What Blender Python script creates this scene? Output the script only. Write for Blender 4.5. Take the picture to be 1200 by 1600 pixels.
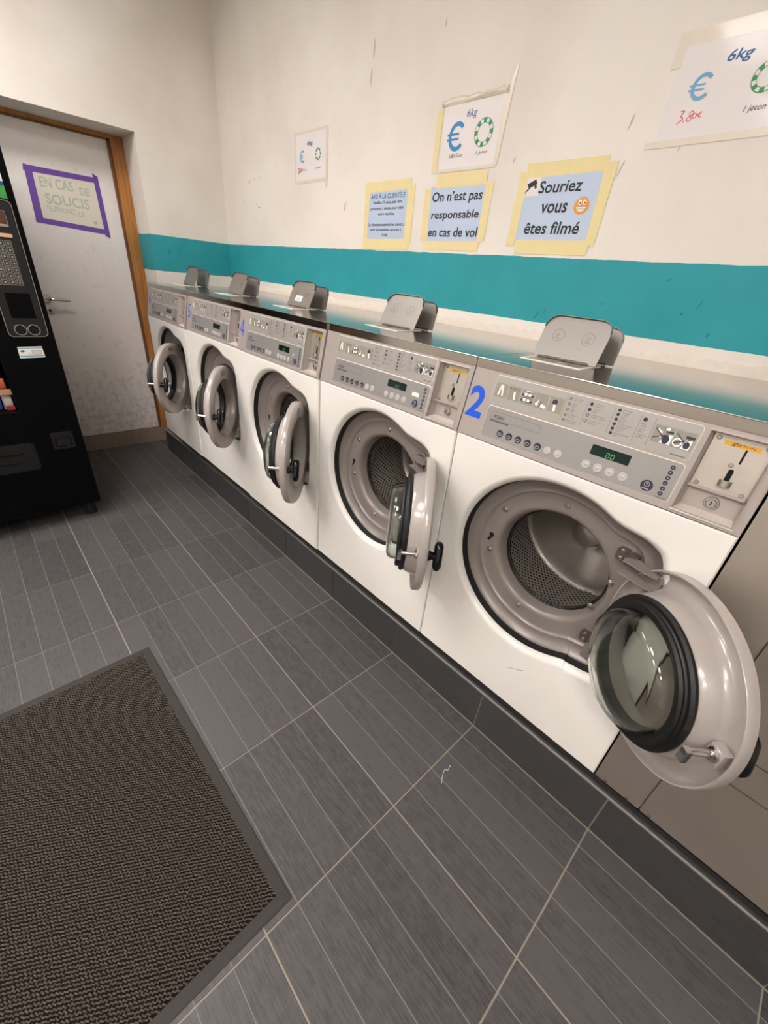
import bpy, bmesh, math, random
from math import sin, cos, pi, radians, sqrt
from mathutils import Matrix, Vector
random.seed(7)
for _o in list(bpy.data.objects): bpy.data.objects.remove(_o)
SC = bpy.context.scene
COL = SC.collection

# ------------------------------------------------------------------ camera
cam_d = bpy.data.cameras.new('camera'); cam = bpy.data.objects.new('camera', cam_d); COL.objects.link(cam)
CP = Vector((-0.1497, -0.9292, 1.3927))
RGT = Vector((0.6770, 0.7305, 0.0900)); UPV = Vector((-0.4155, 0.2785, 0.8659)); FWD = Vector((-0.6075, 0.6236, -0.4920))
M = Matrix.Identity(4)
for i in range(3):
    M[i][0] = RGT[i]; M[i][1] = UPV[i]; M[i][2] = -FWD[i]; M[i][3] = CP[i]
cam.matrix_world = M
cam_d.sensor_fit = 'HORIZONTAL'; cam_d.sensor_width = 36.0; cam_d.lens = 640.1/1200*36.0
cam_d.clip_start = 0.02
SC.camera = cam
# ------------------------------------------------------------------ world, exposure
W = bpy.data.worlds.new('world'); SC.world = W; W.use_nodes = True
W.node_tree.nodes['Background'].inputs[0].default_value = (0.9, 0.92, 1.0, 1)
W.node_tree.nodes['Background'].inputs[1].default_value = 0.05
SC.view_settings.view_transform = 'Standard'; SC.view_settings.look = 'None'
SC.view_settings.gamma = 1.0; SC.view_settings.use_curve_mapping = False
SC.view_settings.exposure = 0.0
LAMP = 28.5                       # emission strength of the ceiling panels
LAMP_COL = (1.0, 0.955, 0.935, 1)
LAMPS = [(-2.65, -0.95), (-2.65, -2.15), (-1.15, -1.55), (-1.15, -2.75), (0.55, -2.15), (1.4, -2.75)]
CEIL = 2.85

# ------------------------------------------------------------------ materials
def lin(c):
    if isinstance(c, str):
        c = [int(c[i:i+2], 16)/255 for i in (0, 2, 4)]
    return tuple(x/12.92 if x <= .04045 else ((x+.055)/1.055)**2.4 for x in c) + (1,)
def newmat(name):
    m = bpy.data.materials.new(name); m.use_nodes = True
    nt = m.node_tree; b = nt.nodes['Principled BSDF']
    return m, nt, b
def node(nt, t, **kw):
    n = nt.nodes.new(t)
    for k, v in kw.items():
        if k.startswith('i_'): n.inputs[k[2:].replace('_', ' ')].default_value = v
        else: setattr(n, k, v)
    return n
def setin(b, name, v):
    if name in b.inputs: b.inputs[name].default_value = v
def pm(name, col, rough=.5, metal=0, var=.06, scale=25, bump=0, stretch=None, spec=None, coat=0, rvar=0):
    """noise-varied procedural surface"""
    m, nt, b = newmat(name); L = nt.links
    tc = node(nt, 'ShaderNodeTexCoord'); mp = node(nt, 'ShaderNodeMapping')
    if stretch: mp.inputs['Scale'].default_value = stretch
    L.new(tc.outputs['Object'], mp.inputs[0])
    nz = node(nt, 'ShaderNodeTexNoise'); nz.inputs['Scale'].default_value = scale; nz.inputs['Detail'].default_value = 5
    L.new(mp.outputs[0], nz.inputs['Vector'])
    c = lin(col); mx = node(nt, 'ShaderNodeMix', data_type='RGBA')
    mx.inputs['A'].default_value = tuple(x*(1-var) for x in c[:3])+(1,)
    mx.inputs['B'].default_value = tuple(min(1, x*(1+var)) for x in c[:3])+(1,)
    L.new(nz.outputs['Fac'], mx.inputs['Factor']); L.new(mx.outputs['Result'], b.inputs['Base Color'])
    b.inputs['Roughness'].default_value = rough; b.inputs['Metallic'].default_value = metal
    if rvar:
        mr = node(nt, 'ShaderNodeMapRange'); mr.inputs['To Min'].default_value = rough-rvar; mr.inputs['To Max'].default_value = rough+rvar
        L.new(nz.outputs['Fac'], mr.inputs['Value']); L.new(mr.outputs[0], b.inputs['Roughness'])
    if spec is not None: setin(b, 'Specular IOR Level', spec)
    if coat: setin(b, 'Coat Weight', coat); setin(b, 'Coat Roughness', .08)
    if bump:
        bp_ = node(nt, 'ShaderNodeBump'); bp_.inputs['Strength'].default_value = bump; bp_.inputs['Distance'].default_value = .002
        L.new(nz.outputs['Fac'], bp_.inputs['Height']); L.new(bp_.outputs[0], b.inputs['Normal'])
    return m
def glassmat(name, col, rough=0.02, ior=1.48):
    m, nt, b = newmat(name)
    nz = node(nt, 'ShaderNodeTexNoise'); nz.inputs['Scale'].default_value = 30
    mr = node(nt, 'ShaderNodeMapRange'); mr.inputs['To Min'].default_value = rough; mr.inputs['To Max'].default_value = rough+.06
    nt.links.new(nz.outputs['Fac'], mr.inputs['Value']); nt.links.new(mr.outputs[0], b.inputs['Roughness'])
    b.inputs['Base Color'].default_value = lin(col); setin(b, 'Transmission Weight', 1.0); b.inputs['IOR'].default_value = ior
    return m
def emitmat(name, col, s):
    m, nt, b = newmat(name)
    nz = node(nt, 'ShaderNodeTexNoise'); nz.inputs['Scale'].default_value = 8
    mr = node(nt, 'ShaderNodeMapRange'); mr.inputs['To Min'].default_value = s*.96; mr.inputs['To Max'].default_value = s*1.04
    nt.links.new(nz.outputs['Fac'], mr.inputs['Value']); nt.links.new(mr.outputs[0], b.inputs['Emission Strength'])
    b.inputs['Emission Color'].default_value = col if not isinstance(col, str) else lin(col)
    b.inputs['Base Color'].default_value = (.1, .1, .1, 1)
    return m

def wall_mat():
    m, nt, b = newmat('wall_paint'); L = nt.links
    g = node(nt, 'ShaderNodeNewGeometry'); sx = node(nt, 'ShaderNodeSeparateXYZ'); L.new(g.outputs['Position'], sx.inputs[0])
    nz = node(nt, 'ShaderNodeTexNoise'); nz.inputs['Scale'].default_value = 14; nz.inputs['Detail'].default_value = 4
    L.new(g.outputs['Position'], nz.inputs['Vector'])
    wob = node(nt, 'ShaderNodeMath', operation='MULTIPLY_ADD'); wob.inputs[1].default_value = .008; wob.inputs[2].default_value = -.004
    L.new(nz.outputs['Fac'], wob.inputs[0])
    z = node(nt, 'ShaderNodeMath', operation='ADD'); L.new(sx.outputs['Z'], z.inputs[0]); L.new(wob.outputs[0], z.inputs[1])
    a = node(nt, 'ShaderNodeMath', operation='GREATER_THAN'); a.inputs[1].default_value = 1.302; L.new(z.outputs[0], a.inputs[0])
    c = node(nt, 'ShaderNodeMath', operation='LESS_THAN'); c.inputs[1].default_value = 1.5155; L.new(z.outputs[0], c.inputs[0])
    band = node(nt, 'ShaderNodeMath', operation='MULTIPLY'); L.new(a.outputs[0], band.inputs[0]); L.new(c.outputs[0], band.inputs[1])
    # cream paint with faint grime, worn plaster just above the machine tops
    n2 = node(nt, 'ShaderNodeTexNoise'); n2.inputs['Scale'].default_value = 2.2; n2.inputs['Detail'].default_value = 6
    L.new(g.outputs['Position'], n2.inputs['Vector'])
    cr = node(nt, 'ShaderNodeValToRGB'); cr.color_ramp.elements[0].position = .3; cr.color_ramp.elements[0].color = lin('dfd6cc')
    cr.color_ramp.elements[1].position = .62; cr.color_ramp.elements[1].color = lin('eae3da'); L.new(n2.outputs['Fac'], cr.inputs[0])
    n3 = node(nt, 'ShaderNodeTexNoise'); n3.inputs['Scale'].default_value = 7; n3.inputs['Detail'].default_value = 3
    L.new(g.outputs['Position'], n3.inputs['Vector'])
    tr = node(nt, 'ShaderNodeValToRGB'); tr.color_ramp.elements[0].color = lin('278f98'); tr.color_ramp.elements[1].color = lin('319fa8')
    L.new(n3.outputs['Fac'], tr.inputs[0])
    mx = node(nt, 'ShaderNodeMix', data_type='RGBA'); L.new(band.outputs[0], mx.inputs['Factor'])
    L.new(cr.outputs[0], mx.inputs['A']); L.new(tr.outputs[0], mx.inputs['B']); L.new(mx.outputs['Result'], b.inputs['Base Color'])
    b.inputs['Roughness'].default_value = .55; setin(b, 'Specular IOR Level', .3)
    n4 = node(nt, 'ShaderNodeTexNoise'); n4.inputs['Scale'].default_value = 120; L.new(g.outputs['Position'], n4.inputs['Vector'])
    bu = node(nt, 'ShaderNodeBump'); bu.inputs['Strength'].default_value = .12; bu.inputs['Distance'].default_value = .003
    L.new(n4.outputs['Fac'], bu.inputs['Height']); L.new(bu.outputs[0], b.inputs['Normal'])
    return m

def tile_mat(name, dark, light, rough):
    m, nt, b = newmat(name); L = nt.links
    g = node(nt, 'ShaderNodeNewGeometry'); oi = node(nt, 'ShaderNodeObjectInfo')
    off = node(nt, 'ShaderNodeVectorMath', operation='MULTIPLY_ADD')
    cb = node(nt, 'ShaderNodeCombineXYZ'); L.new(oi.outputs['Random'], cb.inputs[0]); L.new(oi.outputs['Random'], cb.inputs[1])
    L.new(cb.outputs[0], off.inputs[0]); off.inputs[1].default_value = (7.3, 11.7, 3.1); L.new(g.outputs['Position'], off.inputs[2])
    mp = node(nt, 'ShaderNodeMapping'); mp.inputs['Scale'].default_value = (7, 130, 130); L.new(off.outputs[0], mp.inputs[0])
    nz = node(nt, 'ShaderNodeTexNoise'); nz.inputs['Scale'].default_value = 2.0; nz.inputs['Detail'].default_value = 7; nz.inputs['Roughness'].default_value = .68; nz.inputs['Distortion'].default_value = .6
    L.new(mp.outputs[0], nz.inputs['Vector'])
    n2 = node(nt, 'ShaderNodeTexNoise'); n2.inputs['Scale'].default_value = 34; n2.inputs['Detail'].default_value = 9; n2.inputs['Roughness'].default_value = .75; L.new(off.outputs[0], n2.inputs['Vector'])
    ad = node(nt, 'ShaderNodeMath', operation='ADD'); n2s = node(nt, 'ShaderNodeMath', operation='MULTIPLY_ADD'); n2s.inputs[1].default_value = .55; n2s.inputs[2].default_value = .22; L.new(n2.outputs['Fac'], n2s.inputs[0]); L.new(nz.outputs['Fac'], ad.inputs[0]); L.new(n2s.outputs[0], ad.inputs[1])
    r2 = node(nt, 'ShaderNodeMath', operation='MULTIPLY_ADD'); r2.inputs[1].default_value = .10; L.new(oi.outputs['Random'], r2.inputs[0]); L.new(ad.outputs[0], r2.inputs[2])
    sy = node(nt, 'ShaderNodeSeparateXYZ'); L.new(g.outputs['Position'], sy.inputs[0])
    pk = node(nt, 'ShaderNodeMath', operation='MULTIPLY_ADD'); pk.inputs[1].default_value = 5/.4279; pk.inputs[2].default_value = 4.402; L.new(sy.outputs['Y'], pk.inputs[0])
    fl_ = node(nt, 'ShaderNodeMath', operation='FLOOR'); L.new(pk.outputs[0], fl_.inputs[0])
    cb2 = node(nt, 'ShaderNodeCombineXYZ'); L.new(fl_.outputs[0], cb2.inputs[0]); L.new(oi.outputs['Random'], cb2.inputs[1])
    wn_ = node(nt, 'ShaderNodeTexWhiteNoise'); L.new(cb2.outputs[0], wn_.inputs['Vector'])
    r3 = node(nt, 'ShaderNodeMath', operation='MULTIPLY_ADD'); r3.inputs[1].default_value = .14; L.new(wn_.outputs['Value'], r3.inputs[0]); L.new(r2.outputs[0], r3.inputs[2]); r2 = r3
    cr = node(nt, 'ShaderNodeValToRGB'); e = cr.color_ramp.elements
    e[0].position = .66; e[0].color = lin(dark); e[1].position = 1.0; e[1].color = lin(light)
    hv = node(nt, 'ShaderNodeMath', operation='MULTIPLY'); hv.inputs[1].default_value = .85; L.new(r2.outputs[0], hv.inputs[0])
    L.new(hv.outputs[0], cr.inputs[0]); L.new(cr.outputs[0], b.inputs['Base Color'])
    b.inputs['Roughness'].default_value = rough; setin(b, 'Specular IOR Level', .35)
    bu = node(nt, 'ShaderNodeBump'); bu.inputs['Strength'].default_value = .25; bu.inputs['Distance'].default_value = .001
    L.new(nz.outputs['Fac'], bu.inputs['Height']); L.new(bu.outputs[0], b.inputs['Normal'])
    return m

def drum_mat():
    """perforated drum sheet: staggered round holes on the uv (metres)"""
    m, nt, b = newmat('perforated_steel'); L = nt.links
    uv = node(nt, 'ShaderNodeUVMap'); uv.uv_map = 'UVMap'
    mp = node(nt, 'ShaderNodeMapping'); mp.inputs['Scale'].default_value = (78, 78, 1); mp.inputs['Rotation'].default_value = (0, 0, radians(45))
    L.new(uv.outputs[0], mp.inputs[0])
    fr = node(nt, 'ShaderNodeVectorMath', operation='FRACTION'); L.new(mp.outputs[0], fr.inputs[0])
    sb = node(nt, 'ShaderNodeVectorMath', operation='SUBTRACT'); sb.inputs[1].default_value = (.5, .5, 0); L.new(fr.outputs[0], sb.inputs[0])
    le = node(nt, 'ShaderNodeVectorMath', operation='LENGTH'); L.new(sb.outputs[0], le.inputs[0])
    mr = node(nt, 'ShaderNodeMapRange'); mr.inputs['From Min'].default_value = .22; mr.inputs['From Max'].default_value = .36
    L.new(le.outputs['Value'], mr.inputs['Value'])
    mx = node(nt, 'ShaderNodeMix', data_type='RGBA'); mx.inputs['A'].default_value = lin('0d0b0a'); mx.inputs['B'].default_value = lin('bdb6af')
    L.new(mr.outputs[0], mx.inputs['Factor']); L.new(mx.outputs['Result'], b.inputs['Base Color'])
    b.inputs['Metallic'].default_value = .85; b.inputs['Roughness'].default_value = .34
    bu = node(nt, 'ShaderNodeBump'); bu.inputs['Strength'].default_value = .6; bu.inputs['Distance'].default_value = .003
    L.new(mr.outputs[0], bu.inputs['Height']); L.new(bu.outputs[0], b.inputs['Normal'])
    return m

def door_paint():
    m, nt, b = newmat('worn_door_paint'); L = nt.links
    g = node(nt, 'ShaderNodeNewGeometry')
    n1 = node(nt, 'ShaderNodeTexNoise'); n1.inputs['Scale'].default_value = 3; n1.inputs['Detail'].default_value = 8; L.new(g.outputs['Position'], n1.inputs['Vector'])
    n2 = node(nt, 'ShaderNodeTexNoise'); n2.inputs['Scale'].default_value = 26; n2.inputs['Detail'].default_value = 6; n2.inputs['Roughness'].default_value = .7; L.new(g.outputs['Position'], n2.inputs['Vector'])
    sx = node(nt, 'ShaderNodeSeparateXYZ'); L.new(g.outputs['Position'], sx.inputs[0])
    mz = node(nt, 'ShaderNodeMapRange'); mz.inputs['From Min'].default_value = .1; mz.inputs['From Max'].default_value = .9; mz.inputs['To Min'].default_value = .17; mz.inputs['To Max'].default_value = 0
    L.new(sx.outputs['Z'], mz.inputs['Value'])          # kicked and splashed towards the bottom
    ad = node(nt, 'ShaderNodeMath', operation='ADD'); L.new(n2.outputs['Fac'], ad.inputs[0]); L.new(mz.outputs[0], ad.inputs[1])
    ra = node(nt, 'ShaderNodeValToRGB'); ra.color_ramp.elements[0].position = .58; ra.color_ramp.elements[0].color = (0, 0, 0, 1); ra.color_ramp.elements[1].position = 1.05; ra.color_ramp.elements[1].color = (1, 1, 1, 1)
    L.new(ad.outputs[0], ra.inputs[0])
    base = node(nt, 'ShaderNodeMix', data_type='RGBA'); base.inputs['A'].default_value = lin('e2dad4'); base.inputs['B'].default_value = lin('efeae6'); L.new(n1.outputs['Fac'], base.inputs['Factor'])
    mx = node(nt, 'ShaderNodeMix', data_type='RGBA'); mx.inputs['B'].default_value = lin('9a9085')
    L.new(ra.outputs[0], mx.inputs['Factor']); L.new(base.outputs['Result'], mx.inputs['A']); L.new(mx.outputs['Result'], b.inputs['Base Color'])
    b.inputs['Roughness'].default_value = .5
    return m

def wood_mat(name, c0, c1):
    m, nt, b = newmat(name); L = nt.links
    tc = node(nt, 'ShaderNodeTexCoord'); mp = node(nt, 'ShaderNodeMapping'); mp.inputs['Scale'].default_value = (20, 20, 1.5); L.new(tc.outputs['Object'], mp.inputs[0])
    nz = node(nt, 'ShaderNodeTexNoise'); nz.inputs['Scale'].default_value = 3; nz.inputs['Detail'].default_value = 7; nz.inputs['Distortion'].default_value = .8; L.new(mp.outputs[0], nz.inputs['Vector'])
    cr = node(nt, 'ShaderNodeValToRGB'); cr.color_ramp.elements[0].position = .35; cr.color_ramp.elements[0].color = lin(c0); cr.color_ramp.elements[1].position = .65; cr.color_ramp.elements[1].color = lin(c1)
    L.new(nz.outputs['Fac'], cr.inputs[0]); L.new(cr.outputs[0], b.inputs['Base Color']); b.inputs['Roughness'].default_value = .45
    return m

def pile_mat():
    m, nt, b = newmat('brown_grey_loop_pile'); L = nt.links
    tc = node(nt, 'ShaderNodeTexCoord'); nz = node(nt, 'ShaderNodeTexNoise'); nz.inputs['Scale'].default_value = 240; nz.inputs['Detail'].default_value = 2; L.new(tc.outputs['Object'], nz.inputs['Vector'])
    cr = node(nt, 'ShaderNodeValToRGB'); e = cr.color_ramp.elements
    e[0].position = .32; e[0].color = lin('352f2b'); e[1].position = .72; e[1].color = lin('6a625a'); L.new(nz.outputs['Fac'], cr.inputs[0]); L.new(cr.outputs[0], b.inputs['Base Color'])
    b.inputs['Roughness'].default_value = .95; setin(b, 'Specular IOR Level', .1)
    return m

MAT = {
 'wall': wall_mat(),
 'ceiling': pm('ceiling_paint', 'e6e2dc', .8, var=.02),
 'tile': tile_mat('dark_wood_look_tile', '333132', '575453', .46),
 'groove': pm('tile_groove', '77736d', .7, var=.15),
 'grout': pm('beige_grout', '9a9082', .9, var=.12, scale=60),
 'plinth_tile': tile_mat('dark_plinth_tile', '2a282a', '454343', .4),
 'cement': pm('dark_cement', '3a3532', .9, var=.2, scale=30, bump=.3),
 'plaster': pm('rough_plaster', 'e2d8cc', .9, var=.08, scale=40, bump=.5),
 'threshold': pm('worn_brown_step', '8b7a6a', .7, var=.25, scale=12, stretch=(1, 3, 1), bump=.3),
 'alu': pm('brushed_aluminium', 'd2cfcb', .38, 1, var=.08, scale=40, stretch=(.3, 6, 6)),
 'enamel': pm('white_enamel', 'efeae3', .32, var=.015, scale=6, spec=.5, coat=.15),
 'grey_paint': pm('warm_grey_panel_paint', 'a89d97', .45, .15, var=.03, scale=60),
 'label_grey': pm('silver_membrane', 'a6a19b', .42, .25, var=.03, scale=30),
 'label_dark': pm('silver_membrane_lower', '9a9794', .38, .35, var=.03, scale=30),
 'edge_grey': pm('label_border', 'd6cdc4', .4, .2, var=.03),
 'picto_bg': pm('olive_grey_print', '918c7e', .5, var=.05),
 'steel': pm('brushed_stainless', 'bfb9b2', .15, 1, var=.05, scale=14, stretch=(1, 12, 12), rvar=.05),
 'steel_front': pm('stainless_front', 'cfc5ba', .5, 1, var=.05, scale=10, stretch=(1, 14, 1), rvar=.05),
 'flap_steel': pm('matt_stainless', '8c8680', .45, .5, var=.05, scale=20, stretch=(1, 8, 8)),
 'tub': pm('grey_tub_enamel', '8a817c', .32, .15, var=.03, scale=20, spec=.5),
 'drum': drum_mat(),
 'drum_back': pm('dimpled_drum_back', 'cdc8c2', .34, .9, var=.08, scale=90, bump=.5),
 'lip': pm('dark_lip_metal', '3d3733', .28, .8, var=.1),
 'rubber': pm('black_rubber', '131212', .5, var=.2, scale=30),
 'black_gloss': pm('black_plastic', '0c0c0d', .18, var=.2),
 'door_ring': pm('pale_grey_door_plastic', 'a9a09a', .24, .0, var=.02, scale=15, spec=.6, coat=.3),
 'glass': glassmat('door_glass', 'eef3ee', .01),
 'chrome': pm('chrome', 'd8d5d2', .12, 1, var=.05),
 'zinc': pm('zinc_screw', 'aaa29b', .42, 1, var=.1, scale=80),
 'dark_metal': pm('dark_hinge_metal', '6d655f', .4, .6, var=.12, scale=50),
 'blue': pm('blue_sticker', '0052d2', .6, var=.04),
 'navy': pm('navy_print', '23283a', .5, var=.08),
 'ink': pm('black_ink', '2a2728', .6, var=.1),
 'ink_grey': pm('grey_ink', '5b5860', .6, var=.1),
 'white_print': pm('white_print', 'f0ece6', .5, var=.02),
 'display': pm('dark_green_display', '0c2010', .15, var=.1),
 'led': emitmat('green_led', (.04, .9, .12, 1), .32),
 'led_dim': emitmat('dim_green_led', (.03, .5, .1, 1), .10),
 'yellow': pm('yellow_tape', 'dba31e', .5, var=.08, scale=60),
 'white_plastic': pm('white_plastic', 'ece6dc', .4, var=.03),
 'button': pm('grey_button', 'bdb7b1', .35, .1, var=.03),
 'plate': pm('galvanised_plate', 'bdb4aa', .38, .75, var=.1, scale=35, rvar=.08),
 'black': pm('void_black', '040404', .9, var=.1),
 'rust': pm('rust', '6d4a36', .9, var=.3, scale=200),
 'paper_blue': pm('pale_blue_paper', 'bccbe2', .45, var=.02, scale=10, coat=.3),
 'paper_white': pm('white_paper', 'e6dfdd', .5, var=.03, scale=8, coat=.2),
 'paper_cream': pm('cream_paper', 'd9d3c2', .6, var=.03, scale=8),
 'masking': pm('masking_tape', 'e8d7a0', .6, var=.05, scale=30),
 'masking_old': pm('old_clear_tape', 'ded3c2', .35, var=.06, scale=30, coat=.3),
 'purple': pm('purple_tape', '6b459f', .55, var=.06, scale=30),
 'sky_ink': pm('blue_ink', '1c86c0', .5, var=.05),
 'pale_ink': pm('faded_blue_ink', '6ba5c4', .5, var=.05),
 'deep_ink': pm('deep_blue_ink', '235f97', .5, var=.05),
 'green_ink': pm('green_ink', '2f8a50', .5, var=.05),
 'red_ink': pm('red_pen', 'd2485a', .5, var=.05),
 'faint_ink': pm('faint_green_grey_ink', 'b2b7aa', .6, var=.1, scale=60),
 'scuff': pm('brown_scuff', 'c3b5a8', .8, var=.2, scale=80),
 'teal_chip': pm('dark_teal_chip', '257078', .7, var=.2, scale=80),
 'orange': pm('orange_ink', 'e8962e', .5, var=.08),
 'oak': wood_mat('varnished_oak', '97622f', 'b67c40'),
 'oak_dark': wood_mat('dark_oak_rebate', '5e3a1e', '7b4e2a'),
 'door': door_paint(),
 'mat_rubber': pm('mat_rubber', '37332f', .8, var=.08, scale=30),
 'mat_base': pm('dark_mat_backing', '1d1815', 1.0, var=.2, scale=80, spec=0.0),
 'mat_pile': pile_mat(),
 'vend': pm('black_vending_paint', '060607', .5, var=.3, scale=8, spec=.08),
 'vend_panel': pm('black_panel', '0d0d0f', .45, var=.15, scale=20),
 'silver': pm('silver_line', 'b5ada8', .35, .6, var=.06),
 'key': pm('key_grey', '77706b', .5, var=.08),
 'key_face': pm('key_face', '2b2827', .5, var=.1),
 'brown_glow': pm('brown_display', '5b3524', .4, var=.3, scale=60),
 'snack_red': pm('red_wrapper', 'b8343b', .3, var=.15, scale=60),
 'snack_blue': pm('blue_wrapper', '3f5da6', .3, var=.15, scale=60),
 'snack_orange': pm('orange_wrapper', 'cf5b3a', .3, var=.2, scale=60),
 'snack_white': pm('white_wrapper', 'd9d4cc', .3, var=.08, scale=60),
 'shelf': pm('shelf_strip', 'd8ad86', .5, var=.06),
 'ad_green': pm('green_advert', '3f9a4c', .4, var=.2, scale=30),
 'ad_blue': pm('blue_advert', '2f4f87', .4, var=.3, scale=40),
 'ad_white': pm('white_advert', 'd4dcd6', .4, var=.06, scale=30),
 'vglass': glassmat('window_glass', 'ffffff', 0.0, 1.1),
 'thread': pm('white_thread', 'd9d5cf', .8, var=.05),
 'lamp': emitmat('lit_diffuser', LAMP_COL, LAMP),
 'lamp_frame': pm('white_lamp_frame', 'e8e8e6', .4, var=.02),
}

# ------------------------------------------------------------------ mesh helpers
class MB:
    def __init__(s): s.v = []; s.f = []; s.m = []; s.uv = {}
    def add(s, vs, fs, m=0):
        o = len(s.v); s.v += [tuple(p) for p in vs]; s.f += [[i+o for i in f] for f in fs]; s.m += [m]*len(fs); return s
    def box(s, x0, x1, y0, y1, z0, z1, m=0):
        v = [(x, y, z) for z in (z0, z1) for y in (y0, y1) for x in (x0, x1)]
        return s.add(v, [(0, 2, 3, 1), (4, 5, 7, 6), (0, 1, 5, 4), (2, 6, 7, 3), (0, 4, 6, 2), (1, 3, 7, 5)], m)
    def fbox(s, F, a0, a1, b0, b1, h0, h1, m=0):
        v = [F(a, b, h) for h in (h0, h1) for b in (b0, b1) for a in (a0, a1)]
        return s.add(v, [(0, 2, 3, 1), (4, 5, 7, 6), (0, 1, 5, 4), (2, 6, 7, 3), (0, 4, 6, 2), (1, 3, 7, 5)], m)
    def prism(s, F, pts, h0, h1, m=0, cap=True):
        n = len(pts); v = [F(a, b, h0) for a, b in pts]+[F(a, b, h1) for a, b in pts]
        fs = [(i, (i+1) % n, n+(i+1) % n, n+i) for i in range(n)]
        if cap: fs += [tuple(range(n-1, -1, -1)), tuple(range(n, 2*n))]
        return s.add(v, fs, m)
    def loft(s, loops, close=True, m=0):
        n = len(loops[0])
        for k in range(len(loops)-1):
            mm = m[k] if isinstance(m, (list, tuple)) else m
            a, b = loops[k], loops[k+1]
            s.add(list(a)+list(b), [(i, (i+1) % n, n+(i+1) % n, n+i) for i in range(n if close else n-1)], mm)
        return s
    def lathe(s, prof, F, n=48, m=0, closed=False):
        """profile of (radius, height) about F's normal axis"""
        loops = [[F(r*cos(2*pi*i/n), r*sin(2*pi*i/n), h) for i in range(n)] for r, h in prof]
        if closed: loops.append(loops[0])
        s.loft(loops, True, m)
        return s
    def cyl(s, F, a, b, r, h0, h1, n=20, m=0, bev=0):
        if bev: prof = [(0.0001, h0), (r, h0), (r, h1-bev), (r-bev, h1), (0.0001, h1)]
        else: prof = [(0.0001, h0), (r, h0), (r, h1), (0.0001, h1)]
        G = lambda x, y, h: F(a+x, b+y, h)
        return s.lathe(prof, G, n, m)
    def tube(s, path, r, n=8, m=0):
        P = [Vector(p) for p in path]; loops = []
        for i, p in enumerate(P):
            t = (P[min(i+1, len(P)-1)]-P[max(i-1, 0)]).normalized()
            up = Vector((0, 0, 1)) if abs(t.z) < .9 else Vector((1, 0, 0))
            a = t.cross(up).normalized(); b = t.cross(a)
            loops.append([p+r*(cos(2*pi*k/n)*a+sin(2*pi*k/n)*b) for k in range(n)])
        s.loft(loops, True, m)
        o = loops[0]; s.add(o, [tuple(range(n))], m); o = loops[-1]; s.add(o, [tuple(range(n))], m)
        return s
    def mesh(s, name, mats, org=(0, 0, 0), smooth=None, weld=True, normals=True):
        me = bpy.data.meshes.new(name)
        me.from_pydata([(p[0]-org[0], p[1]-org[1], p[2]-org[2]) for p in s.v], [], s.f)
        for mm in (mats if isinstance(mats, (list, tuple)) else [mats]): me.materials.append(MAT[mm])
        me.polygons.foreach_set('material_index', s.m)
        if weld:
            bm = bmesh.new(); bm.from_mesh(me)
            bmesh.ops.remove_doubles(bm, verts=bm.verts, dist=2e-6)
            if normals: bmesh.ops.recalc_face_normals(bm, faces=bm.faces)
            bm.to_mesh(me); bm.free()
        if smooth is not None:
            me.polygons.foreach_set('use_smooth', [True]*len(me.polygons)); me.set_sharp_from_angle(angle=radians(smooth))
        me.update(); return me
    def build(s, name, mats, parent=None, org=(0, 0, 0), smooth=None, **kw):
        return place(s.mesh(name, mats, org, smooth, **kw), name, parent)
def place(me, name, parent=None, loc=(0, 0, 0), rot=(0, 0, 0)):
    o = bpy.data.objects.new(name, me); COL.objects.link(o); o.parent = parent; o.location = loc; o.rotation_euler = rot
    return o
def empty(name, loc=(0, 0, 0), parent=None):
    o = bpy.data.objects.new(name, None); COL.objects.link(o); o.location = loc; o.empty_display_size = .05; o.parent = parent
    return o
def tag(o, label=None, cat=None, group=None, kind=None):
    if label: o['label'] = label
    if cat: o['category'] = cat
    if group: o['group'] = group
    if kind: o['kind'] = kind
    return o
def rrect(a0, a1, b0, b1, r, n=5):
    out = []
    for cx, cy, s in ((a1-r, b1-r, 0), (a0+r, b1-r, 90), (a0+r, b0+r, 180), (a1-r, b0+r, 270)):
        for i in range(n+1):
            t = radians(s+90*i/n); out.append((cx+r*cos(t), cy+r*sin(t)))
    return out
XZ = lambda y0: (lambda a, b, h: (a, y0-h, b))                    # faces -y, a to the right, b up, h out
YZ = lambda x0: (lambda a, b, h: (x0+h, a, b))                    # faces +x
_tc = {}
def text_geo(st, shear=0, bold=0):
    k = (st, shear, bold)
    if k not in _tc:
        cu = bpy.data.curves.new('t', 'FONT'); cu.body = st; cu.size = 1; cu.shear = shear; cu.offset = bold; cu.resolution_u = 3
        ob = bpy.data.objects.new('t', cu); me = bpy.data.meshes.new_from_object(ob)
        v = [(p.co.x, p.co.y) for p in me.vertices]; f = [tuple(p.vertices) for p in me.polygons]
        xs = [p[0] for p in v]; ys = [p[1] for p in v]; x0, x1, y0, y1 = min(xs), max(xs), min(ys), max(ys)
        _tc[k] = ([((x-x0)/(x1-x0), (y-y0)/(y1-y0)) for x, y in v], f)
        bpy.data.objects.remove(ob); bpy.data.curves.remove(cu); bpy.data.meshes.remove(me)
    return _tc[k]
def text(mb, F, st, a0, a1, b0, b1, h, m=0, shear=0, bold=0):
    v, f = text_geo(st, shear, bold)
    mb.add([F(a0+x*(a1-a0), b0+y*(b1-b0), h) for x, y in v], f, m)
def quad(mb, F, a0, a1, b0, b1, h, m=0): mb.add([F(a0, b0, h), F(a1, b0, h), F(a1, b1, h), F(a0, b1, h)], [(0, 1, 2, 3)], m)
def poly(mb, F, pts, h, m=0): mb.add([F(a, b, h) for a, b in pts], [tuple(range(len(pts)))], m)
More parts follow.
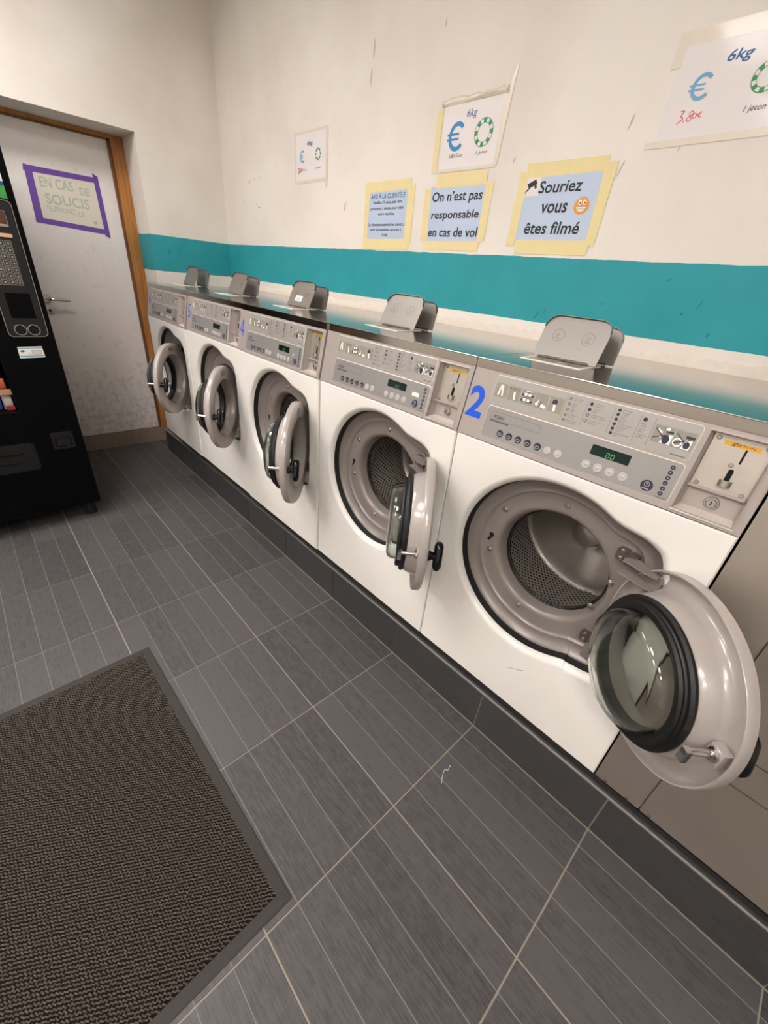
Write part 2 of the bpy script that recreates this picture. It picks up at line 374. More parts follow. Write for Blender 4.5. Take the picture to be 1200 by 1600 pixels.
def disc(mb, F, a, b, r, h, m=0, n=16, ry=None): poly(mb, F, [(a+r*cos(2*pi*i/n), b+(ry or r)*sin(2*pi*i/n)) for i in range(n)], h, m)
def ring(mb, F, a, b, r0, r1, h, m=0, n=32, t0=0, t1=360):
    N = max(2, int(n*(t1-t0)/360)); A = [radians(t0+(t1-t0)*i/N) for i in range(N+1)]
    v = [F(a+r0*cos(t), b+r0*sin(t), h) for t in A]+[F(a+r1*cos(t), b+r1*sin(t), h) for t in A]
    mb.add(v, [(i, i+1, N+2+i, N+1+i) for i in range(N)], m)
def stroke(mb, F, a, b, c, d, w, h, m=0):
    dx, dy = c-a, d-b; l = sqrt(dx*dx+dy*dy); nx, ny = -dy/l*w/2, dx/l*w/2
    poly(mb, F, [(a+nx, b+ny), (c+nx, d+ny), (c-nx, d-ny), (a-nx, b-ny)], h, m)
def copy_tree(o, parent=None):
    c = o.copy(); COL.objects.link(c); c.parent = parent
    for ch in list(o.children): copy_tree(ch, c)
    return c

# ------------------------------------------------------------------ setting
XW, YW = -3.65, .70                       # end wall and back wall faces
RX1, RY0 = 2.2, -3.2
A_T, X0, YP, B_T = .4312, -.0866, .0323, .4279
ROW0 = .409
RJ, LJ, DH = .158, -.78, 2.033            # doorway reveal: right jamb, left jamb, head
def struct(o): o['kind'] = 'structure'; return o

fl = MB(); fl.box(-4.0, RX1+.1, RY0-.1, YW+.1, -.08, -.002)
floor = struct(fl.build('floor', 'grout'))
G = .0022
_tm = {}
def tile_mesh(lx, ly, n, first=0):
    k = (round(lx, 4), round(ly, 4), n, first)
    if k in _tm: return _tm[k]
    mb = MB(); w = B_T/5; ys = [-ly/2]
    cuts = [first+w*i for i in range(0, 9)]
    prof = [(-ly/2, -.002), (-ly/2, -.0006), (-ly/2+.0006, 0)]; mt = [0, 0]
    for i in range(1, 9):
        c = -ly/2+w*i-first
        if c > ly/2-.012: break
        prof += [(c-.0015, 0), (c-.0008, -.0008), (c+.0008, -.0008), (c+.0015, 0)]; mt += [0, 1, 1, 1]
    prof += [(ly/2-.0006, 0), (ly/2, -.0006), (ly/2, -.002)]; mt += [0, 0, 0]
    loops = [[(-lx/2, y, z), (lx/2, y, z)] for y, z in prof]
    for i in range(len(loops)-1):
        mb.add(loops[i]+loops[i+1], [(0, 1, 3, 2)], mt[i])
    nv = len(prof)
    mb.add([l[0] for l in loops], [tuple(range(nv))], 0); mb.add([l[1] for l in loops], [tuple(range(nv-1, -1, -1))], 0)
    me = mb.mesh('tile', ['tile', 'groove']); _tm[k] = me; return me
def put_tile(x0, x1, y0, y1, first=0):
    me = tile_mesh(x1-x0-2*G, y1-y0-2*G, 5, first)
    place(me, 'tile', floor, ((x0+x1)/2, (y0+y1)/2, 0))
rows = [(YP-ROW0, YP)]
y = YP-ROW0
while y > RY0: rows.append((max(y-B_T, RY0), y)); y -= B_T
for j in range(-5, 9):
    xa, xb = X0-(j+1)*A_T, X0-j*A_T
    xa = max(xa, -3.91); xb = min(xb, RX1)
    if xb-xa < .05: continue
    for y0_, y1_ in rows: put_tile(xa, xb, y0_, y1_)
put_tile(-3.91, XW-.002, YP, RJ)

wb = MB(); wb.box(-4.15, RX1+.15, YW, YW+.15, 0, CEIL)
wall_back = struct(wb.build('wall_back', 'wall'))
wl = MB(); wl.box(-4.15, XW, RJ, YW, 0, CEIL); wl.box(-4.15, XW, RY0, LJ, 0, CEIL); wl.box(-4.15, XW, LJ, RJ, DH, CEIL)
wall_left = struct(wl.build('wall_left', 'wall', weld=False))
wr = MB(); wr.box(RX1, RX1+.15, RY0, YW, 0, CEIL); struct(wr.build('wall_right', 'wall'))
wf = MB(); wf.box(-4.15, RX1+.15, RY0-.15, RY0, 0, CEIL); struct(wf.build('wall_front', 'wall'))
ce = MB(); ce.box(-4.15, RX1+.15, RY0-.15, YW+.15, CEIL, CEIL+.1); struct(ce.build('ceiling', 'ceiling'))
# scuffs and paint chips, each a flake on the wall
def flake(parent, F, a, b, w, l, ang, mat):
    mb = MB(); n = 9; pts = []
    for i in range(n):
        t = 2*pi*i/n; r = random.uniform(.7, 1.15); x, yv = l/2*cos(t)*r, w/2*sin(t)*r; ca, sa = cos(radians(ang)), sin(radians(ang))
        pts.append((a+x*ca-yv*sa, b+x*sa+yv*ca))
    mb.prism(F, pts, 0, .0006); mb.build('paint_flake', mat, parent)
FB = XZ(YW)
for a, b, w, l, ang in [(-.877, 1.868, .007, .05, 78), (-.87, 1.755, .006, .05, 75), (-.893, 1.735, .007, .06, 76), (-1.264, 1.81, .008, .022, 70), (-2.083, 2.25, .01, .07, 85),
        (-2.092, 2.164, .01, .06, 85), (-1.677, 2.243, .006, .03, 80), (-3.27, 1.862, .012, .03, 60), (-3.2, 1.872, .006, .02, 20), (-3.13, 1.878, .007, .015, 10),
        (-3.16, 1.725, .008, .035, 5), (-3.19, 1.745, .007, .012, 70), (-3.36, 1.77, .008, .02, 40), (-2.25, 1.70, .012, .05, 70), (-.72, 1.79, .004, .02, 60)]:
    flake(wall_back, FB, a, b, w, l, ang, 'scuff')
for a, b, w, l, ang in [(-.513, 1.41, .004, .03, 70), (-.55, 1.383, .007, .012, 30), (-1.03, 1.325, .005, .04, 60), (-1.0, 1.345, .004, .02, 80), (-.797, 1.386, .006, .009, 0), (-.62, 1.47, .004, .02, 40), (-1.6, 1.345, .003, .03, 85), (-.46, 1.335, .007, .014, 70)]:
    flake(wall_back, FB, a, b, w, l, ang, 'teal_chip')
FL = YZ(XW)
flake(wall_left, FL, .265, 1.42, .008, .05, 84, 'teal_chip'); flake(wall_left, FL, .33, 1.445, .006, .02, 60, 'teal_chip')
# rough plaster bead along the back of the machine tops
tb = MB(); n = 240; loops = []
for i in range(n+1):
    x = XW+(1.2-XW)*i/n; r = random.uniform(-.004, .004)
    loops.append([(x, YW, 1.20), (x, YW-.008+r*.4, 1.20), (x, YW-.009+r*.5, 1.252+r), (x, YW-.004, 1.268+r*1.5), (x, YW, 1.27+r*1.5)])
tb.loft(loops, False); struct(tb.build('trim_1', 'plaster', smooth=40))

# doorway: step, oak frame, leaf, handle
d1 = struct(empty('door_1', (-3.93, (RJ+LJ)/2, 0)))
dorg = (-3.93, (RJ+LJ)/2, 0)
mb = MB(); mb.box(-4.1, -3.91, LJ, RJ, -.001, .112); mb.build('threshold', 'threshold', d1, dorg)
mb = MB(); mb.box(-4.0, -3.93, LJ+.1, .068, .117, 2.004); mb.build('door_leaf', 'door', d1, dorg)
mb = MB()
mb.box(-4.0, -3.905, .082, RJ-.001, .112, DH-.001); mb.box(-4.0, -3.905, LJ+.001, LJ+.08, .112, DH-.001); mb.box(-4.0, -3.905, LJ+.08, .082, 2.012, DH-.001)
mb.build('door_frame', 'oak', d1, dorg, weld=False)
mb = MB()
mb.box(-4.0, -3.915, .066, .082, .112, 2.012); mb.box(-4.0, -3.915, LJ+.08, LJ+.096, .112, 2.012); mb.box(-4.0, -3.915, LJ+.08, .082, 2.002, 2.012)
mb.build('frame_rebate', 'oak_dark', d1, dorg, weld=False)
FD = YZ(-3.93)
hy, hz = -.472, 1.078
mb = MB(); mb.cyl(FD, hy, hz, .026, 0, .008, 28, bev=.002); mb.build('handle_rosette', 'chrome', d1, dorg, smooth=35)
mb = MB(); mb.tube([(-3.925, hy, hz), (-3.895, hy, hz), (-3.882, hy+.004, hz), (-3.876, hy+.015, hz), (-3.875, hy+.05, hz+.001), (-3.876, hy+.09, hz-.003), (-3.879, hy+.122, hz-.004)], .0085, 12)
mb.build('handle', 'chrome', d1, dorg, smooth=50)
mb = MB(); mb.cyl(FD, hy, hz-.072, .026, 0, .008, 28, bev=.002); mb.cyl(FD, hy, hz-.07, .008, .008, .0085, 16, m=1); mb.box(-3.9215, -3.9212, hy-.003, hy+.003, hz-.09, hz-.072, 1)
mb.build('keyhole_rosette', ['chrome', 'black'], d1, dorg, smooth=35)

# plinth under the machines
PZ = .183
pb_ = MB(); pb_.box(XW+.001, RX1, YP+.004, YW-.001, 0, .176)
plinth = struct(pb_.build('baseboard_back', 'grout'))
def ptile(x0, x1):
    k = ('p', round(x1-x0, 3))
    if k not in _tm:
        m_ = MB(); lx = x1-x0-2*G; m_.box(-lx/2, lx/2, 0, .006, -.0855, .0855); _tm[k] = m_.mesh('tile', 'plinth_tile')
    place(_tm[k], 'tile', plinth, ((x0+x1)/2, YP, .0895))
for j in range(-5, 9):
    xa, xb = max(X0-(j+1)*A_T, XW+.002), min(X0-j*A_T, RX1)
    if xb-xa > .02: ptile(xa, xb)
mb = MB(); mb.box(XW+.001, RX1, YP+.012, YW-.002, .176, PZ); mb.build('plinth_top', 'cement', plinth)
mb = MB(); pr = [(YP-.0015, .1745), (YP-.004, .177), (YP-.0043, .1808), (YP-.002, .1848), (YP+.002, .1862), (YP+.012, .1862), (YP+.012, .1735)]
mb.loft([[(XW+.001, y_, z_) for y_, z_ in pr], [(RX1, y_, z_) for y_, z_ in pr]]); mb.build('edge_trim', 'alu', plinth, smooth=40)

# ceiling lights
for i, (lx, ly) in enumerate(LAMPS):
    t = tag(empty('ceiling_light', (lx, ly, CEIL)), 'square white ceiling light panel', 'ceiling light', 'ceiling light panels')
    mb = MB(); 
    for x0_, x1_, y0_, y1_ in ((-.3, .3, -.3, -.28), (-.3, .3, .28, .3), (-.3, -.28, -.28, .28), (.28, .3, -.28, .28)): mb.box(x0_, x1_, y0_, y1_, -.03, 0)
    mb.build('frame', 'lamp_frame', t, weld=False)
    mb = MB(); mb.box(-.28, .28, -.28, .28, -.022, -.004); mb.build('diffuser', 'lamp', t)

# ------------------------------------------------------------------ washing machine (one model, five copies)
UC, ZC = .333, .748
OR = (0, 0, PZ)
NP = 160
rect_c = [(.0, .2565), (.66, .2565), (.66, 1.0395), (.0, 1.0395)]
ANG = sorted(set([2*pi*i/NP for i in range(NP)]+[math.atan2(z-ZC, u-UC) % (2*pi) for u, z in rect_c]))
def rect_loop(u0, u1, z0, z1, y):
    out = []
    for t in ANG:
        c, s = cos(t), sin(t); k = 1e9
        if c > 1e-9: k = min(k, (u1-UC)/c)
        if c < -1e-9: k = min(k, (u0-UC)/c)
        if s > 1e-9: k = min(k, (z1-ZC)/s)
        if s < -1e-9: k = min(k, (z0-ZC)/s)
        out.append((UC+k*c, y, ZC+k*s))
    return out
def rect_loop_c(i, y):     # inset copy keeping true corners
    f = rect_loop(.002, .658, .2585, 1.0395, y)
    return [(min(max(u, .002+i), .658-i), y, min(max(z, .2585+i), 1.0395-i)) for u, _, z in f]
def contour(o, y, p=7, blend=1.0):
    Rc, Wd, H = .27-o, .267-o, .232-o
    rs = []
    for t in ANG:
        c, s = cos(t), sin(t); r = Rc
        if c > 0:
            q = ((abs(c)/Wd)**p+(abs(s)/H)**p)**(-1/p); r = Rc+(max(q, Rc)-Rc)*blend
        rs.append(r)
    n = len(rs)
    for _ in range(4): rs = [(rs[i-1]+2*rs[i]+rs[(i+1) % n])/4 for i in range(n)]
    return [(UC+r*cos(t), y, ZC+r*sin(t)) for r, t in zip(rs, ANG)]
def circ_loop(r, y): return [(UC+r*cos(t), y, ZC+r*sin(t)) for t in ANG]
PT = Vector((0, .0335, .1725)).normalized(); PN = Vector((0, -PT.z, PT.y)); PO = Vector((0, 0, 1.0425))
PL = .1757
def FP(u, v, h):
    p = PO+PT*v+PN*h
    return (u, p.y, p.z)

def make_machine():
    r = empty('washing_machine', (0, 0, PZ))
    # cabinet
    mb = MB(); Fs_ = lambda a, b, h: (h, a, b); sd = [(.006, .2585), (.69, .2585), (.69, 1.215), (.046, 1.215), (.014, 1.045), (.006, 1.039)]
    mb.prism(Fs_, sd, .002, .02); mb.prism(Fs_, sd, .64, .658); mb.box(.02, .64, .672, .69, .2585, 1.215); mb.box(.02, .64, .02, .672, .2585, .275)
    mb.build('cabinet', 'enamel', r, OR, weld=False)
    mb = MB(); mb.box(.03, .63, .06, .65, .205, .2585); mb.build('base_frame', 'rubber', r, OR)
    for u in (.06, .6):
        for y_ in (.1, .6):
            mb = MB(); Fz = lambda a, b, h: (a, b, h); mb.cyl(Fz, u, y_, .025, PZ, .21, 16); mb.build('foot', 'rubber', r, OR, smooth=40)
    # front panel with the keyhole-shaped opening
    mb = MB(); mb.loft([rect_loop_c(0, .006), rect_loop_c(0, .003), rect_loop_c(.003, 0), contour(0, 0), contour(.004, .0008), contour(.009, .0045), contour(.0155, .0125), contour(.0175, .019), contour(.0175, .03)])
    mb.build('front_panel', 'enamel', r, OR, smooth=30)
    mb = MB(); mb.loft([contour(.0172, .018), contour(.0185, .021), contour(.0215, .043), contour(.03, .052)]); mb.build('door_seal', 'rubber', r, OR, smooth=40)
    mb = MB(); mb.loft([contour(.0220, .039), contour(.0245, .0445), contour(.036, .054), contour(.046, .0595), contour(.052, .0585), contour(.056, .0585), contour(.060, .064), contour(.064, .0655), contour(.08, .066, 7, .8), contour(.092, .0665, 7, .3), circ_loop(.170, .0665),
              circ_loop(.164, .068), circ_loop(.158, .073), circ_loop(.154, .082), circ_loop(.151, .098), circ_loop(.1495, .104)])
    tub = mb.build('tub_front', 'tub', r, OR, smooth=40)
    FT = XZ(.066)
    for u, z in ((.171, .848), (.331, .936), (.154, .70), (.292, .573), (.49, .79), (.47, .70)):
        mb = MB(); mb.cyl(FT, u, z, .0085, 0, .0015, 18, bev=.001); mb.cyl(FT, u, z, .005, .0015, .004, 12, bev=.001); mb.build('bolt', 'zinc', tub, OR, smooth=35)
    mb = MB(); poly(mb, FT, [(.149+.008*cos(t), .752+.008*sin(t)) for t in [2*pi*i/14 for i in range(14)]], .0008); poly(mb, FT, [(.147, .748), (.137, .733), (.144, .728), (.152, .744)], .0008)
    mb.build('keyhole', 'black', tub, OR)
    # drum: lip rings, perforated shell, dished back with hub
    for rr, yy, rad in ((.1475, .107, .0035), (.1465, .117, .003)):
        mb = MB(); prof = [(rr+rad*cos(2*pi*i/10), yy+rad*sin(2*pi*i/10)) for i in range(10)]
        FA = lambda a, b, h: (UC+a, h, ZC+b)
        mb.lathe(prof, FA, 72, closed=True); mb.build('lip_ring', 'lip', r, OR, smooth=60)
    FA = lambda a, b, h: (UC+a, h, ZC+b)
    mb = MB(); prof = [(.1455, .110), (.146, .126), (.155, .132), (.235, .140), (.243, .148), (.243, .405)]
    mb.lathe(prof, FA, 96)
    me = mb.mesh('drum', 'drum', OR, 40)
    uvl = me.uv_layers.new(name='UVMap')
    for po in me.polygons:
        an = []
        for li in po.loop_indices:
            c = me.vertices[me.loops[li].vertex_index].co; an.append(math.atan2(c.z+PZ-ZC, c.x-UC))
        if max(an)-min(an) > pi: an = [a+2*pi if a < 0 else a for a in an]
        for a, li in zip(an, po.loop_indices):
            c = me.vertices[me.loops[li].vertex_index].co
            uvl.data[li].uv = (a*.243, c.y+(.243-sqrt((c.x-UC)**2+(c.z+PZ-ZC)**2)))
    drum = place(me, 'drum', r)
    mb = MB(); mb.lathe([(.243, .400), (.236, .409), (.228, .404), (.2, .392), (.14, .372), (.09, .352), (.06, .342), (.05, .340), (.047, .330), (.04, .326), (.0005, .325)], FA, 72)
    mb.build('drum_back', 'drum_back', drum, OR, smooth=35)
    mb = MB()
    for k in range(90):
        t = 2*pi*k/90; u, z = UC+.238*cos(t), ZC+.238*sin(t)
        Fs = lambda a, b, h, u=u, z=z: (u+a, .398-h, z+b)
        mb.lathe([(.0035, 0), (.003, .003), (.0003, .004)], Fs, 6)
    o = mb.build('seam_bead', 'drum_back', drum, OR, smooth=60); o['kind'] = 'stuff'
    # drum lifter
    mb = MB()
    for t0 in (95,):
        t = radians(t0); loops = []
        for yy in (.15, .17, .37, .40):
            hgt = .045 if .16 < yy < .38 else .004
            loops.append([(UC+rr*cos(t+da), yy, ZC+rr*sin(t+da)) for rr, da in ((.243, -.13), (.243-hgt*.8, -.06), (.243-hgt, 0), (.243-hgt*.8, .06), (.243, .13))])
        mb.loft(loops, False)
    mb.build('lifter', 'drum_back', drum, OR, smooth=40)
    # hinges
    for zc, sg in ((.882, 1), (.614, -1)):
        mb = MB(); FH = XZ(.066)
        mb.prism(FH, rrect(.468, .512, zc-.026, zc+.026, .006), 0, .004)
        mb.prism(FH, rrect(.476, .506, zc-.018, zc+.018, .010), .004, .012, 1)
        mb.box(.503, .526, .040, .062, zc-.014, zc+.014, 1)
        for dz in (-.010, .010): mb.cyl(FH, .489, zc+dz, .0055, .012, .016, 14, 2, bev=.001)
        mb.build('hinge_bracket', ['tub', 'dark_metal', 'zinc'], r, OR, smooth=35)
    # lid with a dosing hatch hole
    mb = MB(); xs = [.001, .048, .212, .659]; ys = [.034, .172, .292, .69]
    for i in range(3):
        for j in range(3):
            if (i, j) == (1, 1): continue
            mb.add([(xs[i], ys[j], 1.24), (xs[i+1], ys[j], 1.24), (xs[i+1], ys[j+1], 1.24), (xs[i], ys[j+1], 1.24)], [(0, 1, 2, 3)])
            mb.add([(xs[i], ys[j], 1.2155), (xs[i+1], ys[j], 1.2155), (xs[i+1], ys[j+1], 1.2155), (xs[i], ys[j+1], 1.2155)], [(3, 2, 1, 0)])
    for (a, b) in (((.001, .034), (.659, .034)), ((.659, .034), (.659, .69)), ((.659, .69), (.001, .69)), ((.001, .69), (.001, .034)),
                   ((.048, .172), (.048, .292)), ((.048, .292), (.212, .292)), ((.212, .292), (.212, .172)), ((.212, .172), (.048, .172))):
        mb.add([(*a, 1.2155), (*b, 1.2155), (*b, 1.24), (*a, 1.24)], [(0, 1, 2, 3)])
    lid = mb.build('lid', 'steel', r, OR)
    mb = MB(); mb.tube([(.003, .0348, 1.2385), (.657, .0348, 1.2385)], .0016, 6); mb.build('lid_edge', 'chrome', lid, OR, smooth=60)
    mb = MB(); mb.box(.006, .654, .0355, .06, 1.209, 1.2155); mb.build('lid_gap_strip', 'rust', lid, OR)
    # dosing tray
    mb = MB()
    mb.box(.044, .054, .168, .296, 1.2, 1.2415); mb.box(.206, .216, .168, .296, 1.2, 1.2415); mb.box(.054, .206, .168, .178, 1.2, 1.2415); mb.box(.054, .206, .288, .296, 1.2, 1.2415)
    mb.box(.054, .206, .178, .288, 1.2, 1.206); mb.box(.125, .132, .178, .288, 1.206, 1.238); mb.box(.075, .115, .19, .2, 1.206, 1.236)
    mb.build('dosing_tray', 'white_plastic', r, OR, weld=False)
    # hatch flaps, front one and the one behind
    def flap(name, u0, u1, yb, lean, ln, circles):
        a = radians(lean); ex = Vector((0, sin(a), cos(a))); en = Vector((0, -cos(a), sin(a))); O = Vector((0, yb, 1.243))
        F = lambda p, q, h: (p, O.y+ex.y*q+en.y*h, O.z+ex.z*q+en.z*h)
        pts = [(u0, .0), (u1, .0)]+[(u1-.034+.034*cos(radians(t)), ln-.034+.034*sin(radians(t))) for t in range(0, 91, 15)]+[(u0+.034-.034*cos(radians(t)), ln-.034+.034*sin(radians(t))) for t in range(90, -1, -15)]
        m_ = MB(); m_.prism(F, pts, -.0015, .0015)
        o = m_.build(name, 'flap_steel', r, OR)
        m_ = MB(); inner = [(u, v) for u, v in pts[2:]]
        outl = [F(*p, -.0016) for p in inner]; out2 = [F(p[0], p[1], .007) for p in inner]; out3 = [F((u0+u1)/2+(p[0]-(u0+u1)/2)*.985, p[1]-.002, .007) for p in inner]
        m_.loft([outl, out2, out3], False); m_.build('folded_rim', 'dark_metal', o, OR)
        m_ = MB(); m_.tube([F(u0+.02, .001, .001), F(u1-.02, .001, .001)], .0035, 8); m_.build('flap_hinge', 'dark_metal', o, OR, smooth=50)
        if circles:
            for k, uc in enumerate((u0+.05, u1-.05)):
                m_ = MB(); ring(m_, F, uc, ln*.55, .0155, .0168, .0019); 
                for s in range(2+k): stroke(m_, F, uc-.005+.005*s, ln*.55-.007, uc-.005+.005*s, ln*.55+.006, .0015, .0019)
                stroke(m_, F, uc-.008, ln*.55-.009, uc+.008, ln*.55-.009, .0014, .0019)
                m_.build('embossed_symbol', 'dark_metal', o, OR)
        return o
    flap('hatch_flap', .035, .219, .250, 26, .118, True)
    flap('hatch_flap', .047, .233, .335, 14, .095, False)
    # control panel with the coin recess cut out
    mb = MB(); us = [.002, .5415, .6425, .658]; vs = [0, .0095, .166, PL]
    for i in range(3):
        for j in range(3):
            if (i, j) == (1, 1): continue
            for h in (0, -.022): mb.add([FP(us[i], vs[j], h), FP(us[i+1], vs[j], h), FP(us[i+1], vs[j+1], h), FP(us[i], vs[j+1], h)], [(0, 1, 2, 3)])
    for a, b in (((.002, 0), (.658, 0)), ((.658, 0), (.658, PL)), ((.658, PL), (.002, PL)), ((.002, PL), (.002, 0)), ((.5415, .0095), (.5415, .166)), ((.5415, .166), (.6425, .166)), ((.6425, .166), (.6425, .0095)), ((.6425, .0095), (.5415, .0095))):
        mb.add([FP(*a, 0), FP(*b, 0), FP(*b, -.022), FP(*a, -.022)], [(0, 1, 2, 3)])
    cp = mb.build('control_panel', 'grey_paint', r, OR)
    def membrane(name, u0, u1, v0, v1, mat):
        m_ = MB(); m_.prism(FP, rrect(u0, u1, v0, v1, .006), 0, .0008); o = m_.build(name, mat, cp, OR)
        m_ = MB(); a = rrect(u0, u1, v0, v1, .006); b = rrect(u0-.0016, u1+.0016, v0-.0016, v1+.0016, .0075)
        n = len(a); m_.add([FP(*p, .001) for p in a]+[FP(*p, .0002) for p in b], [(i, (i+1) % n, n+(i+1) % n, n+i) for i in range(n)])
        m_.build(name+'_border', 'edge_grey', cp, OR); return o
    membrane('legend_plate', .0735, .5295, .1005, .1685, 'label_grey')
    membrane('keypad_plate', .0755, .5305, .0145, .0925, 'label_dark')
    h1, h2 = .0011, .0014
    # legend pictograms
    for u0, u1 in ((.0785, .1125), (.1155, .149), (.152, .186), (.1885, .2225), (.2255, .26), (.4535, .4885), (.4905, .526)): mb = MB(); quad(mb, FP, u0, u1, .1178, .152, h1); mb.build('pictogram_square', 'picto_bg', cp, OR)
    mb = MB()
    stroke(mb, FP, .093, .147, .089, .122, .0045, h2); stroke(mb, FP, .097, .147, .101, .122, .0045, h2); quad(mb, FP, .0915, .0985, .144, .149, h2)
    stroke(mb, FP, .133, .139, .136, .121, .005, h2)
    for z in (.128, .141): quad(mb, FP, .160, .1665, z-.0035, z+.0035, h2); quad(mb, FP, .1705, .177, z-.0035, z+.0035, h2)
    quad(mb, FP, .160, .178, .148, .1495, h2)
    for a, b, rr in ((.197, .1265, .004), (.2115, .125, .0045), (.2175, .124, .004)): disc(mb, FP, a, b, rr, h2, 0, 10)
    stroke(mb, FP, .1985, .128, .2, .138, .002, h2); stroke(mb, FP, .240, .136, .243, .120, .006, h2)
    poly(mb, FP, [(.470, .1195), (.4885, .1195), (.4885, .138), (.476, .137)], h2); poly(mb, FP, [(.459, .146), (.47, .14), (.468, .137), (.462, .141)], h2); disc(mb, FP, .477, .147, .0035, h2); disc(mb, FP, .468, .131, .002, h2)
    ring(mb, FP, .4995, .1285, .006, .0085, h2, 0, 20); poly(mb, FP, [(.508, .119), (.5225, .119), (.5235, .137), (.512, .137)], h2)
    mb.build('white_pictogram', 'white_print', cp, OR)['kind'] = 'stuff'
    h3 = .0017
    mb = MB()
    for a in (.119, .127, .135, .143): ring(mb, FP, a, .1455, .0018, .0026, h2, 0, 10)
    for z in (.128, .141):
        ring(mb, FP, .156, z-.002, .0, .0028, h2, 0, 10); ring(mb, FP, .182, z-.002, .0, .0028, h2, 0, 10)
        for q in (-.0045, .0045): stroke(mb, FP, .158, z+q, .180, z+q, .0014, h2)
    stroke(mb, FP, .2035, .121, .208, .133, .002, h2); disc(mb, FP, .2395, .1405, .0065, h2)
    disc(mb, FP, .479, .1275, .0065, h3, 0, 16, .0085); quad(mb, FP, .475, .488, .1405, .1445, h3); quad(mb, FP, .510, .525, .1395, .1445, h3); disc(mb, FP, .516, .127, .0055, h3, 0, 14, .007)
    for a in (.4555, .4935): stroke(mb, FP, a, .145, a+.026, .124, .0018, h3+.0003); stroke(mb, FP, a, .126, a+.026, .138, .0018, h3+.0003)
    mb.build('navy_pictogram', 'navy', cp, OR)['kind'] = 'stuff'
    # legend columns: round symbols and words
    mb = MB(); tx = MB()
    for v in (.1572, .1456, .1333, .1212, .1089): ring(mb, FP, .272, v, .0026, .0036, h1, 0, 14); disc(mb, FP, .272, v, .0012, h1, 0, 8)
    for i, v in enumerate((.157, .145, .1334, .1208)):
        (disc(mb, FP, .3193, v, .0037, h1) if i < 2 else ring(mb, FP, .3193, v, .0025, .0037, h1, 0, 14))
    for v in (.1592, .1502, .1402, .1303, .1208, .111): disc(mb, FP, .3784, v, .0035, h1)
    disc(mb, FP, .431, .1542, .0042, h1)
    mb.build('legend_symbol', 'navy', cp, OR)['kind'] = 'stuff'
    W1 = [(.279, .1572, ('Très chaud', 'Very hot')), (.279, .1456, ('Chaud', 'Hot')), (.279, .1333, ('Tiède', 'Warm')), (.279, .1212, ('Economique', 'Economy')), (.279, .1089, ('Froid, laine', 'Cold, wool')),
          (.327, .157, ('Prélavage', 'Prewash')), (.327, .145, ('Lavage', 'Wash')), (.327, .1334, ('Double détergent', 'Double detergent')), (.327, .1208, ('Assouplissant', 'Softener')),
          (.385, .1592, ('Prélavage', 'Prewash')), (.385, .1502, ('Lavage', 'Wash')), (.385, .1402, ('Rinçage', 'Rinse')), (.385, .1303, ('Dernier rinçage', 'Last rinse')), (.385, .1208, ('Essorage', 'Spin')), (.385, .111, ('Machine arrêtée', 'Stop')),
          (.427, .1435, ('Mise', 'Start')), (.427, .1325, ('Porte', 'Door')), (.427, .1215, ('Programme', 'Locked'))]
    for u, v, ws in W1:
        for k, w_ in enumerate(ws):
            text(tx, FP, w_, u, u+.0019*len(w_)+.001, v-.0044+.0045*(1-k), v-.0012+.0045*(1-k), h1)
    mb2 = MB(); text(mb2, FP, 'W365H', .0965, .1285, .065, .0745, h1, 0, 0, .015); mb2.build('model_lettering', 'ink', cp, OR)
    mb2 = MB(); quad(mb2, FP, .0905, .145, .0565, .0605, h1); mb2.build('label_bar', 'ink_grey', cp, OR)
    tx.build('legend_lettering', 'ink_grey', cp, OR)['kind'] = 'stuff'
    mb = MB()
    for a in (.2635, .311, .3688, .4222, .4497): quad(mb, FP, a-.0004, a+.0004, .1075, .1615, h1)
    a_ = rrect(.0895, .228, .062, .0815, .004); b_ = rrect(.0905, .227, .063, .0805, .0035); n = len(a_)
    mb.add([FP(*p, h1) for p in a_]+[FP(*p, h1) for p in b_], [(i, (i+1) % n, n+(i+1) % n, n+i) for i in range(n)])
    mb.build('divider_line', 'key', cp, OR)['kind'] = 'stuff'
    # display and buttons
    mb = MB(); mb.prism(FP, rrect(.3555, .4375, .0565, .0785, .002), .0005, .0014); mb.build('display', 'display', cp, OR)
    for u in (.13, .1565, .183, .2095, .2365):
        mb = MB(); mb.cyl(FP, u, .0322, .0092, .0008, .0022, 20, 0, bev=.001); disc(mb, FP, u, .0305, .0062, .0024, 1, 14, .0042); disc(mb, FP, u, .0305, .0052, .0026, 2, 14, .002); mb.build('button', ['navy', 'label_grey', 'navy'], cp, OR, smooth=35)
    for u in (.263, .2895, .3575, .384, .41, .437):
        mb = MB(); mb.cyl(FP, u, .0323, .0098, .0008, .0024, 22, bev=.0012); mb.lathe([(.004, .0024), (.003, .003), (.0002, .0031)], lambda a, b, h, u=u: FP(u+a, .0323+b, h), 12); mb.build('button', 'button', cp, OR, smooth=35)
    mb = MB(); mb.cyl(FP, .4853, .0323, .0115, .0008, .0024, 26, 0, bev=.001); ring(mb, FP, .4853, .035, .0042, .0056, .0026, 1, 20); quad(mb, FP, .4845, .486, .033, .0375, .0026, 1); quad(mb, FP, .479, .4915, .0245, .027, .0026, 1)
    mb.build('start_button', ['navy', 'label_grey'], cp, OR, smooth=35)
    mb = MB()
    for v in (.0811, .0704, .0593, .0483, .0368, .0262): disc(mb, FP, .5133, v, .0045, h1, 0, 16); quad(mb, FP, .512, .5146, v-.001, v+.001, h2, 1)
    mb.build('status_symbol', ['navy', 'label_grey'], cp, OR)['kind'] = 'stuff'
    mb = MB(); quad(mb, FP, .497, .524, .104, .1058, h1); quad(mb, FP, .506, .526, .0175, .0188, h1); mb.build('small_print', 'ink_grey', cp, OR)['kind'] = 'stuff'
